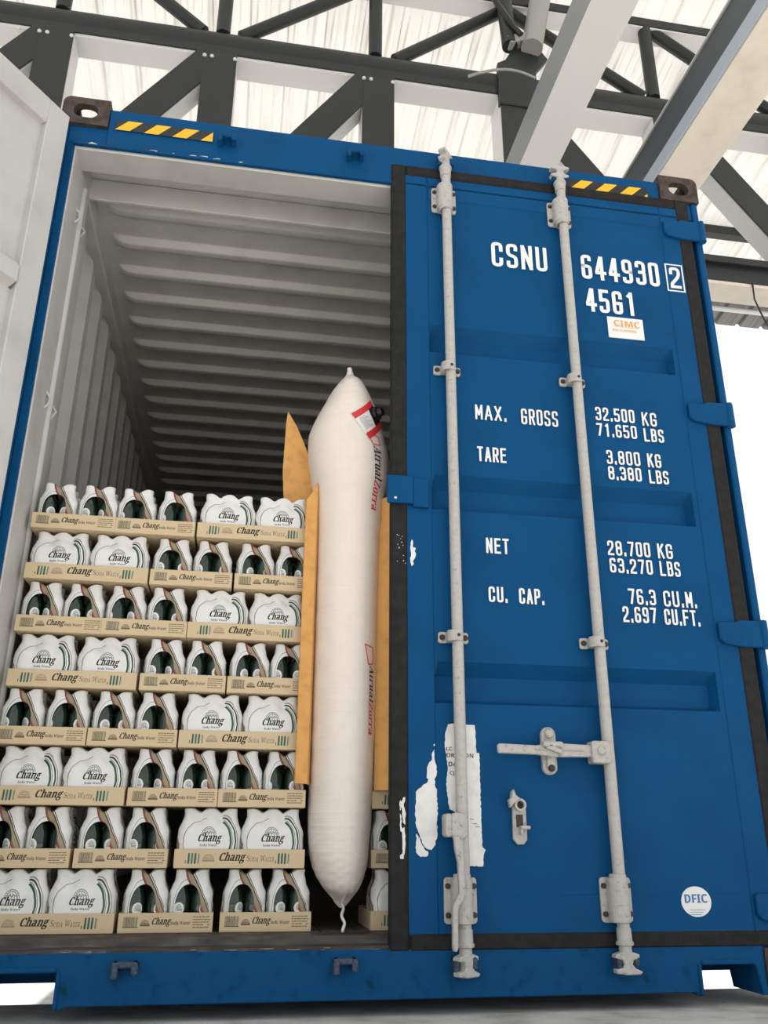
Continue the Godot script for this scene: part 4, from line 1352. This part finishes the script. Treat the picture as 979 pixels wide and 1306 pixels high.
func make_bag() -> void:
	var b := thing("dunnage_bag", "tall inflated white woven air bag wedged upright between the two drink stacks", "air bag", Vector3.ZERO)
	var s := st()
	var ys := []
	for k in 151:
		ys.append(lerpf(0.217, 1.999, k / 150.0))
	var seg := 72
	var P := []
	var N := []
	for y in ys:
		var ring := []
		var nn := []
		for k in seg:
			var th := TAU * k / seg
			ring.append(bag_p(th, y))
			var du := bag_p(th + 0.02, y) - bag_p(th - 0.02, y)
			var dv := bag_p(th, minf(y + 0.002, 1.999)) - bag_p(th, maxf(y - 0.002, 0.217))
			var n := du.cross(dv).normalized()
			nn.append(n if n.dot(Vector3(sin(th), 0, cos(th))) > 0 else -n)
		P.append(ring)
		N.append(nn)
	for i in P.size() - 1:
		for k in seg:
			var k2 := (k + 1) % seg
			tri(s, [P[i][k], P[i][k2], P[i + 1][k2]], [N[i][k], N[i][k2], N[i + 1][k2]])
			tri(s, [P[i][k], P[i + 1][k2], P[i + 1][k]], [N[i][k], N[i + 1][k2], N[i + 1][k]])
	face(s, P[0], Vector3(-0.13, 1, -0.2))
	face(s, P[-1], Vector3(-0.13, 1, -0.2))
	part("bag_body", s, M.bag_weave, b)
	s = st()
	var rp := []
	for k in 14:
		var t := k / 13.0
		rp.append(Vector3(-0.131 - 0.004 * t + 0.0035 * sin(t * 11.0), 0.226 - 0.062 * t, -0.185 + 0.085 * t))
	tube(s, rp, 0.0042, 8)
	part("tail_cord", s, M.rope, b)
	# red, white and black valve label stuck on askew
	var patch := func(called: String, c0: Vector2, c1: Vector2, c2: Vector2, c3: Vector2, m: Material, lift: float, parent: Node3D) -> MeshInstance3D:
		var q := st()
		for i in 8:
			for k in 8:
				var v := []
				var n := []
				for e in [[i, k], [i + 1, k], [i + 1, k + 1], [i, k + 1]]:
					var w := c0.lerp(c1, e[0] / 8.0).lerp(c3.lerp(c2, e[0] / 8.0), e[1] / 8.0)
					v.append(bag_p(w.x, w.y, lift))
					n.append((bag_p(w.x, w.y, lift + 0.05) - bag_p(w.x, w.y, lift)).normalized())
				tri(q, [v[0], v[1], v[2]], [n[0], n[1], n[2]])
				tri(q, [v[0], v[2], v[3]], [n[0], n[2], n[3]])
		return part(called, q, m, parent)
	# corners of the label as (angle round the bag, height): left, top, right, bottom
	var A := Vector2(-0.02, 1.750)
	var B := Vector2(0.66, 1.822)
	var C := Vector2(1.08, 1.742)
	var D := Vector2(0.40, 1.664)
	var lab := patch.call("valve_label", A, B, C, D, M.sticker_white, 0.0022, b) as MeshInstance3D
	patch.call("label_band", A, B, B.lerp(C, 0.20), A.lerp(D, 0.22), M.print_red, 0.0032, lab)
	patch.call("label_band", A.lerp(D, 0.80), B.lerp(C, 0.80), C, D, M.print_red, 0.0032, lab)
	patch.call("label_panel", A.lerp(B, 0.60).lerp(D.lerp(C, 0.60), 0.20), A.lerp(B, 0.98).lerp(D.lerp(C, 0.98), 0.20), A.lerp(B, 0.98).lerp(D.lerp(C, 0.98), 0.80), A.lerp(B, 0.54).lerp(D.lerp(C, 0.54), 0.80), M.valve_black, 0.0032, lab)
	for k in 9:
		var f := 0.28 + k * 0.05
		patch.call("label_line", A.lerp(D, f).lerp(B.lerp(C, f), 0.10), A.lerp(D, f).lerp(B.lerp(C, f), 0.34 + 0.12 * ((k * 7) % 3) / 2.0), A.lerp(D, f + 0.014).lerp(B.lerp(C, f + 0.014), 0.34 + 0.12 * ((k * 7) % 3) / 2.0), A.lerp(D, f + 0.014).lerp(B.lerp(C, f + 0.014), 0.10), M.pipe_grey, 0.0034, lab)
	s = st()
	var vp := bag_p(0.80, 1.775, 0.0)
	lathe(s, [Vector2(0.0, 0.0), Vector2(0.024, 0.0), Vector2(0.024, 0.012), Vector2(0.015, 0.016), Vector2(0.014, 0.030), Vector2(0.0, 0.032)], along(vp, Vector3(0.75, 0.1, 0.66)), 18)
	part("air_valve", s, M.valve_black, b)
	# printed words running down the bag
	var words := func(txt: String, th: float, y_top: float, size: float, m: Material) -> float:
		var t := text_tris(txt, true, true)
		var q := st()
		var tr: Array = t[0]
		for k in range(0, tr.size(), 3):
			var v := []
			var n := []
			for e in 3:
				var p: Vector2 = tr[k + e]
				var ang := th + (p.y + p.x * 0.0) * size / 0.115
				var yy := y_top - (p.x + p.y * 0.25) * size
				v.append(bag_p(ang, yy, 0.0018))
				n.append((bag_p(ang, yy, 0.05) - bag_p(ang, yy, 0.0)).normalized())
			tri(q, v, n)
		part("printed_word", q, m, b)
		return y_top - (t[1] + 0.1) * size
	var y1: float = words.call("Atrual", 0.41, 1.648, 0.027, M.black_print)
	words.call("Zorra", 0.41, y1, 0.027, M.print_red)
	y1 = words.call("Atrual", 0.60, 0.905, 0.024, M.black_print)
	words.call("Zorra", 0.60, y1, 0.024, M.print_red)
	# angular red emblem beside each print
	for q in [[0.80, 0.46, 0.965, 0.905, 0.0], [0.72, 0.36, 1.690, 1.650, 0.0]]:
		var e := st()
		var pts := [Vector2(q[1], q[2]), Vector2(q[0], q[2] - 0.006), Vector2(q[0] + 0.02, q[3] + 0.004), Vector2(q[1] + 0.14, q[3])]
		for k in 4:
			var a: Vector2 = pts[k]
			var c: Vector2 = pts[(k + 1) % 4]
			for i in 6:
				var u := a.lerp(c, i / 6.0)
				var w := a.lerp(c, (i + 1) / 6.0)
				tube(e, [bag_p(u.x, u.y, 0.0005), bag_p(w.x, w.y, 0.0005)], 0.0022, 6)
		part("printed_emblem", e, M.print_rose, b)

func card_strip(s: SurfaceTool, plan: Array, y0: float, tops: Array, t: float) -> void:   # plan of Vector2(x, z), swept upwards to a slanted top edge
	var a := []
	var b := []
	for i in plan.size():
		var d: Vector2 = (plan[mini(i + 1, plan.size() - 1)] - plan[maxi(i - 1, 0)]).normalized()
		var p: Vector2 = plan[i] + d.orthogonal() * t / 2
		var q: Vector2 = plan[i] - d.orthogonal() * t / 2
		a.append([Vector3(p.x, y0, p.y), Vector3(p.x, tops[i], p.y)])
		b.append([Vector3(q.x, y0, q.y), Vector3(q.x, tops[i], q.y)])
	for i in plan.size() - 1:
		var mid: Vector3 = (a[i][0] + b[i + 1][1]) / 2.0
		face(s, [a[i][0], a[i + 1][0], a[i + 1][1], a[i][1]], mid)
		face(s, [b[i][0], b[i + 1][0], b[i + 1][1], b[i][1]], mid)
		face(s, [a[i][1], a[i + 1][1], b[i + 1][1], b[i][1]], mid)
		face(s, [a[i][0], a[i + 1][0], b[i + 1][0], b[i][0]], mid)
	for i in [0, plan.size() - 1]:
		face(s, [a[i][0], a[i][1], b[i][1], b[i][0]], (a[1][0] + b[1][1]) / 2.0)

func make_card() -> void:
	var c := thing("cardboard_sheet", "orange-brown cardboard sheet with a pointed top flap, left of the white air bag", "cardboard", Vector3.ZERO)
	var s := st()
	card_strip(s, [Vector2(-0.286, -0.112), Vector2(-0.264, -0.124), Vector2(-0.250, -0.131), Vector2(-0.243, -0.150), Vector2(-0.242, -0.300)], 0.553, [1.440, 1.478, 1.510, 1.525, 1.540], 0.005)
	part("card_panel", s, M.kraft_card, c)
	s = st()
	prism(s, PackedVector2Array([Vector2(-0.352, 1.475), Vector2(-0.362, 1.60), Vector2(-0.358, 1.795), Vector2(-0.354, 1.835), Vector2(-0.319, 1.775), Vector2(-0.297, 1.726), Vector2(-0.277, 1.675), Vector2(-0.262, 1.612), Vector2(-0.256, 1.585), Vector2(-0.250, 1.475)]), -0.262, -0.256, Transform3D(), 0.0)
	part("card_flap", s, M.kraft_card, c)
	s = st()
	card_strip(s, [Vector2(-0.046, -0.142), Vector2(-0.020, -0.118), Vector2(0.040, -0.078)], 0.538, [1.470, 1.470, 1.470], 0.006)
	top("cardboard_sheet", s, M.kraft_card, "flat orange-brown cardboard sheet between the white air bag and the shut door", "cardboard")

# ---------------------------------------------------------------- canopy
const TZ := -2.0

func member(parent: Node3D, called: String, a: Vector2, b: Vector2, w: float, d: float, z := TZ) -> void:   # light painted into the pale section, shade into the dark front, lying in the plane z
	var dir := (b - a).normalized()
	var len := a.distance_to(b)
	var xf := Transform3D(Basis(Vector3(dir.x, dir.y, 0), Vector3(-dir.y, dir.x, 0), Vector3(0, 0, 1)), Vector3(a.x, a.y, z))
	var s := st()
	box(s, Vector3(0, -w / 2, -d), Vector3(len, w / 2, -0.014), 0.006, xf)
	var o := part(called, s, M.lit_steel, parent)
	s = st()
	box(s, Vector3(0, -w / 2, -0.014), Vector3(len, w / 2, 0.0), 0.004, xf)  # shade of the front face is in this dark colour
	part("shaded_front", s, M.dark_steel, o)

func roof_y(z: float) -> float:
	return 6.60 + 0.180 * (z - TZ)

func make_canopy() -> void:
	# corrugated sheets, sloping down towards the yard
	var ceil := Node3D.new()
	ceil.name = "ceiling"
	ceil.set_meta("kind", "structure")
	ceil.set_meta("label", "white corrugated canopy roof of translucent sheets")
	add_child(ceil)
	var mesh: ArrayMesh
	var eave: ArrayMesh
	for pass_no in 2:
		var z0 := -4.72 if pass_no == 0 else -5.24
		var z1 := 3.0 if pass_no == 0 else -4.72
		var s := st()
		var xs := []
		var ds := []
		for k in 3:
			var o := k * 0.30
			for q in [[0.0, 0.0], [0.055, 0.0], [0.062, 0.004], [0.070, 0.0], [0.120, 0.0], [0.127, 0.004], [0.135, 0.0], [0.200, 0.0], [0.215, 0.032], [0.250, 0.032], [0.265, 0.0]]:
				xs.append(o + q[0])
				ds.append(q[1])
		xs.append(0.90)
		ds.append(0.0)
		for i in xs.size() - 1:
			for lay in 2:
				var up := 0.004 * lay
				face(s, [Vector3(xs[i], roof_y(z0) + ds[i] + up, z0), Vector3(xs[i + 1], roof_y(z0) + ds[i + 1] + up, z0), Vector3(xs[i + 1], roof_y(z1) + ds[i + 1] + up, z1), Vector3(xs[i], roof_y(z1) + ds[i] + up, z1)], Vector3(0.45, 99.0 if lay == 0 else -99.0, 0))
		if pass_no == 0:
			mesh = s.commit()
		else:
			eave = s.commit()
	for k in 18:
		for q in [[mesh, "roof_sheet", M.roof_sheet], [eave, "eave_sheet", M.dim_eave]]:
			var o := MeshInstance3D.new()
			o.name = q[1]
			o.mesh = q[0]
			o.material_override = q[2]
			o.position = Vector3(-6.3 + k * 0.897, -0.0035 * (k % 2), 0)
			ceil.add_child(o, true)
	# purlins
	for q in [[-3.95, "dark thin purlin under the roof sheets near the eave"]]:
		var yy := roof_y(q[0]) - 0.055
		top("roof_purlin", cut_box(Vector3(-6.3, yy - 0.05, q[0] - 0.05), Vector3(9.8, yy + 0.05, q[0] + 0.05), 0.006), M.dark_steel, q[1], "purlin")
	# the deep truss behind the container
	var t := thing("roof_truss", "dark grey deep steel roof truss spanning left to right behind the container top", "truss", Vector3.ZERO)
	var s := st()
	tube(s, [Vector3(-6.0, 5.585, TZ - 0.11), Vector3(9.5, 5.585, TZ - 0.11)], 0.120, 28)
	var ch := part("upper_chord", s, M.dark_steel, t)
	part("chord_flange", cut_box(Vector3(-6.0, 5.440, TZ - 0.200), Vector3(9.5, 5.466, TZ - 0.02), 0.004), M.lit_steel, ch)  # light on the underside put into the pale colour
	part("chord_web", cut_box(Vector3(-6.0, 5.462, TZ - 0.03), Vector3(9.5, 5.560, TZ - 0.006), 0.004), M.dark_steel, ch)
	s = st()
	box(s, Vector3(-6.0, 4.03, TZ - 0.12), Vector3(9.5, 4.20, TZ), 0.006)
	box(s, Vector3(-6.0, 4.16, TZ - 0.20), Vector3(9.5, 4.215, TZ + 0.04), 0.006)
	ch = part("lower_chord", s, M.dark_steel, t)
	part("chord_flange", cut_box(Vector3(-6.0, 4.0, TZ - 0.20), Vector3(9.5, 4.028, TZ + 0.004), 0.004), M.lit_cream, ch)  # lit underside of the chord, the light put into the cream
	var posts := [-3.03, -1.945, -0.867, 0.235, 1.215, 2.42, 3.50, 4.6]
	for i in posts.size():
		var x: float = posts[i]
		if i != 4:
			member(t, "vertical_post", Vector2(x, 4.21), Vector2(x, 5.462), 0.225, 0.20)
		if i < 4:
			member(t, "diagonal_brace", Vector2(x + 0.10 - 1.0, 4.215), Vector2(x - 0.035, 5.46), 0.205, 0.17, TZ - 0.004)
			for dx in [-0.235, -0.105, -0.055, 0.10]:
				s = st()
				bolt_head(s, Vector3(x + dx, 5.412, TZ - 0.002), 0.014, 0.012)  # pale discs painted in for slots where light shows through
				part("bolt_or_lit_slot", s, M.lit_steel, t)
		elif i < 7:
			member(t, "diagonal_brace", Vector2(x + 0.06, 5.46), Vector2(x + 0.98, 4.215), 0.205, 0.17, TZ - 0.004)
	member(t, "main_column", Vector2(1.215, 4.21), Vector2(1.215, 5.70), 0.19, 0.24, TZ + 0.02)
	# light web above the chord
	s = st()
	box(s, Vector3(-6.0, 6.39, TZ - 0.08), Vector3(9.5, 6.47, TZ + 0.0), 0.006)
	part("ridge_chord", s, M.dark_steel, t)
	part("ridge_flange", cut_box(Vector3(-6.0, 6.372, TZ - 0.16), Vector3(9.5, 6.389, TZ - 0.01), 0.004), M.lit_steel, t)  # pale like the chord underside, light put into the colour
	for x in [-1.945, -0.867, 0.215, 2.36, 3.5]:
		s = st()
		tube(s, [Vector3(x, 5.68, TZ - 0.05), Vector3(x, 6.40, TZ - 0.05)], 0.050, 16)
		part("web_tube", s, M.dark_steel, t)
	for q in [[-1.0, 5.69, -1.85, 6.40], [-0.74, 5.69, 0.16, 6.40], [0.36, 5.69, 1.22, 6.38], [2.28, 5.69, 1.22, 6.38], [3.42, 5.69, 2.42, 6.40], [3.58, 5.69, 4.5, 6.40]]:
		s = st()
		tube(s, [Vector3(q[0], q[1], TZ - 0.06), Vector3(q[2], q[3], TZ - 0.06)], 0.046, 16)
		part("web_tube", s, M.dark_steel, t)
	# head of the column: gusset, socket, raking pipe, clamp and cable
	s = st()
	prism(s, PackedVector2Array([Vector2(1.11, 5.33), Vector2(1.11, 5.72), Vector2(1.17, 5.76), Vector2(1.24, 5.90), Vector2(1.30, 5.93), Vector2(1.43, 5.93), Vector2(1.50, 5.83), Vector2(1.40, 5.68), Vector2(1.40, 5.33)]), TZ - 0.02, TZ + 0.035, Transform3D(), 0.008)
	part("gusset", s, M.dark_steel, t)
	s = st()
	tube(s, [Vector3(1.36, 5.85, TZ + 0.08), Vector3(1.47, 6.42, TZ + 0.05)], 0.080, 18)
	part("raking_pipe", s, M.pipe_grey, t)
	s = st()
	tube(s, [Vector3(1.20, 5.86, TZ + 0.06), Vector3(1.185, 6.45, TZ + 0.02)], 0.058, 16)
	part("raking_pipe", s, M.dark_steel, t)
	s = st()
	box(s, Vector3(-0.10, -0.035, -0.04), Vector3(0.10, 0.035, 0.04), 0.006, Transform3D(Basis(Vector3(0, 0, 1), 0.45), Vector3(1.27, 5.92, TZ + 0.07)))
	part("pipe_clamp", s, M.pipe_grey, t)
	s = st()
	var cp := []
	for k in 12:
		var f := k / 11.0
		cp.append(Vector3(lerpf(0.86, 1.36, f), 5.46 + 0.09 * sin(f * 2.2), TZ + 0.10 + 0.03 * sin(f * 3.0)))
	tube(s, cp, 0.010, 8)
	part("cable", s, M.pipe_grey, t)
	s = st()
	tube(s, [Vector3(1.02, 6.42, TZ + 0.10), Vector3(1.10, 6.20, TZ + 0.12), Vector3(1.22, 5.98, TZ + 0.12), Vector3(1.27, 5.92, TZ + 0.12)], 0.022, 8)
	part("cable", s, M.valve_black, t)
	s = st()
	tube(s, [Vector3(2.875, 4.03, TZ + 0.012), Vector3(2.868, 3.90, TZ + 0.012), Vector3(2.895, 3.80, TZ + 0.012), Vector3(2.935, 3.68, TZ + 0.012)], 0.006, 6)
	part("hanging_wire", s, M.dark_steel, t)
	# two long beams from the dock to the truss
	var a := thing("canopy_beam", "pale grey box beam running overhead beside the truss column", "beam", Vector3.ZERO)
	part("lower_plate", cut_box(Vector3(0.965, 4.100, TZ + 0.04), Vector3(1.185, 4.115, 4.5), 0.003), M.lit_steel, a)  # brighter light from below put into the plate colour
	part("web_plate", cut_box(Vector3(0.967, 4.115, TZ + 0.04), Vector3(1.180, 4.36, 4.5), 0.004), M.grey_steel, a)  # shade on the beam side put into its grey
	a = thing("canopy_beam", "wide overhead beam with lit cream underside and shaded slate side, at upper right", "beam", Vector3.ZERO)
	part("lower_plate", cut_box(Vector3(1.800, 4.100, TZ + 0.04), Vector3(2.095, 4.118, 4.5), 0.003), M.lit_cream, a)  # light from below put into the cream colour
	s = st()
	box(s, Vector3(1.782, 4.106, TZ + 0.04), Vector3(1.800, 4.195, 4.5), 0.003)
	part("side_lip", s, M.blue_sheen_steel, a)  # blue reflection put into the lip colour
	part("web_plate", cut_box(Vector3(1.800, 4.118, TZ + 0.04), Vector3(2.085, 4.44, 4.5), 0.004), M.shaded_slate, a)  # shaded side, the shade put into the slate colour
	part("upper_edge", cut_box(Vector3(1.790, 4.44, TZ + 0.04), Vector3(2.09, 4.452, 4.5), 0.002), M.lit_steel, a)
	s = st()
	tube(s, [Vector3(-6.3, 6.00, -4.92), Vector3(9.8, 6.00, -4.92)], 0.030, 16)
	top("eave_pipe", s, M.galvanised, "galvanised pipe under the roof eave at far right", "pipe")

func make_ground() -> void:
	structure("floor", cut_box(Vector3(-9, -1.25, -0.33), Vector3(9, -0.03, 9.0), 0.01), M.concrete, "grey concrete loading dock in front of the container")
	var s := st()
	box(s, Vector3(-60, -1.45, -70), Vector3(60, -1.25, 30))
	structure("floor_yard", s, M.yard_concrete, "bright concrete yard beyond the dock")
	# the trailer that carries the container
	var t := thing("trailer_chassis", "dark steel trailer chassis carrying the container behind the dock", "trailer", Vector3(0, -1.25, 0))
	for sx in [-0.42, 0.42]:
		part("frame_rail", cut_box(Vector3(sx - 0.07, 0.85, -12.1), Vector3(sx + 0.07, 1.22, -0.40), 0.01), M.dark_steel, t)
	for z in [-3.0, -11.8]:
		part("bolster", cut_box(Vector3(-1.1, 1.10, z - 0.09), Vector3(1.1, 1.25, z + 0.09), 0.01), M.dark_steel, t)
	for z in [-3.2, -4.5]:
		s = st()
		tube(s, [Vector3(-1.0, 0.50, z), Vector3(1.0, 0.50, z)], 0.07, 12)
		part("axle", s, M.dark_steel, t)
		for sx in [-0.95, 0.95]:
			s = st()
			lathe(s, [Vector2(0.0, -0.14), Vector2(0.25, -0.14), Vector2(0.30, -0.15), Vector2(0.48, -0.13), Vector2(0.50, -0.09), Vector2(0.50, 0.09), Vector2(0.48, 0.13), Vector2(0.30, 0.15), Vector2(0.25, 0.14), Vector2(0.0, 0.14)], along(Vector3(sx, 0.50, z), Vector3(1, 0, 0)), 28)
			part("wheel", s, M.tyre, t)
	for z in [-3.2, -4.5]:
		part("spring_hanger", cut_box(Vector3(-0.5, 0.5, z - 0.06), Vector3(0.5, 0.90, z + 0.06), 0.01), M.dark_steel, t)

func _ready() -> void:
	# camera, sky, exposure
	var cam_node := Camera3D.new()
	cam_node.name = "camera"
	cam_node.position = Vector3(-0.4683, 0.3987, 2.5063)
	cam_node.rotation = Vector3(0.366066, -0.166834, 0.0057544)
	cam_node.fov = 61.71
	cam_node.near = 0.05
	cam_node.far = 300.0
	cam_node.current = true
	add_child(cam_node)
	var e := Environment.new()
	e.background_mode = Environment.BG_SKY
	var sm_ := ProceduralSkyMaterial.new()
	sm_.sky_top_color = Color(0.97, 0.985, 1.0)
	sm_.sky_horizon_color = Color(1.0, 1.0, 1.0)
	sm_.ground_bottom_color = Color(0.6, 0.6, 0.58)
	sm_.ground_horizon_color = Color(0.8, 0.8, 0.78)
	sm_.sky_energy_multiplier = 1.0
	var sky := Sky.new()
	sky.sky_material = sm_
	e.sky = sky
	e.background_energy_multiplier = 1.3
	e.tonemap_mode = Environment.TONE_MAPPER_LINEAR
	e.tonemap_exposure = 0.86
	e.sdfgi_enabled = true
	e.ssao_enabled = true
	e.ssil_enabled = true
	var we := WorldEnvironment.new()
	we.name = "environment"
	we.environment = e
	add_child(we)
	var sun := DirectionalLight3D.new()
	sun.name = "sun"
	sun.rotation = Vector3(deg_to_rad(-68.0), deg_to_rad(45.0), 0)
	sun.light_color = Color(1.0, 0.97, 0.93)
	sun.light_energy = 3.2
	sun.light_angular_distance = 1.5
	sun.shadow_enabled = true
	add_child(sun)
	make_materials()
	make_prints()
	make_ground()
	make_canopy()
	make_container()
	make_cargo()
	make_bag()
	make_card()
	for o in tray_of.values() + pack_of.values():
		o.free()
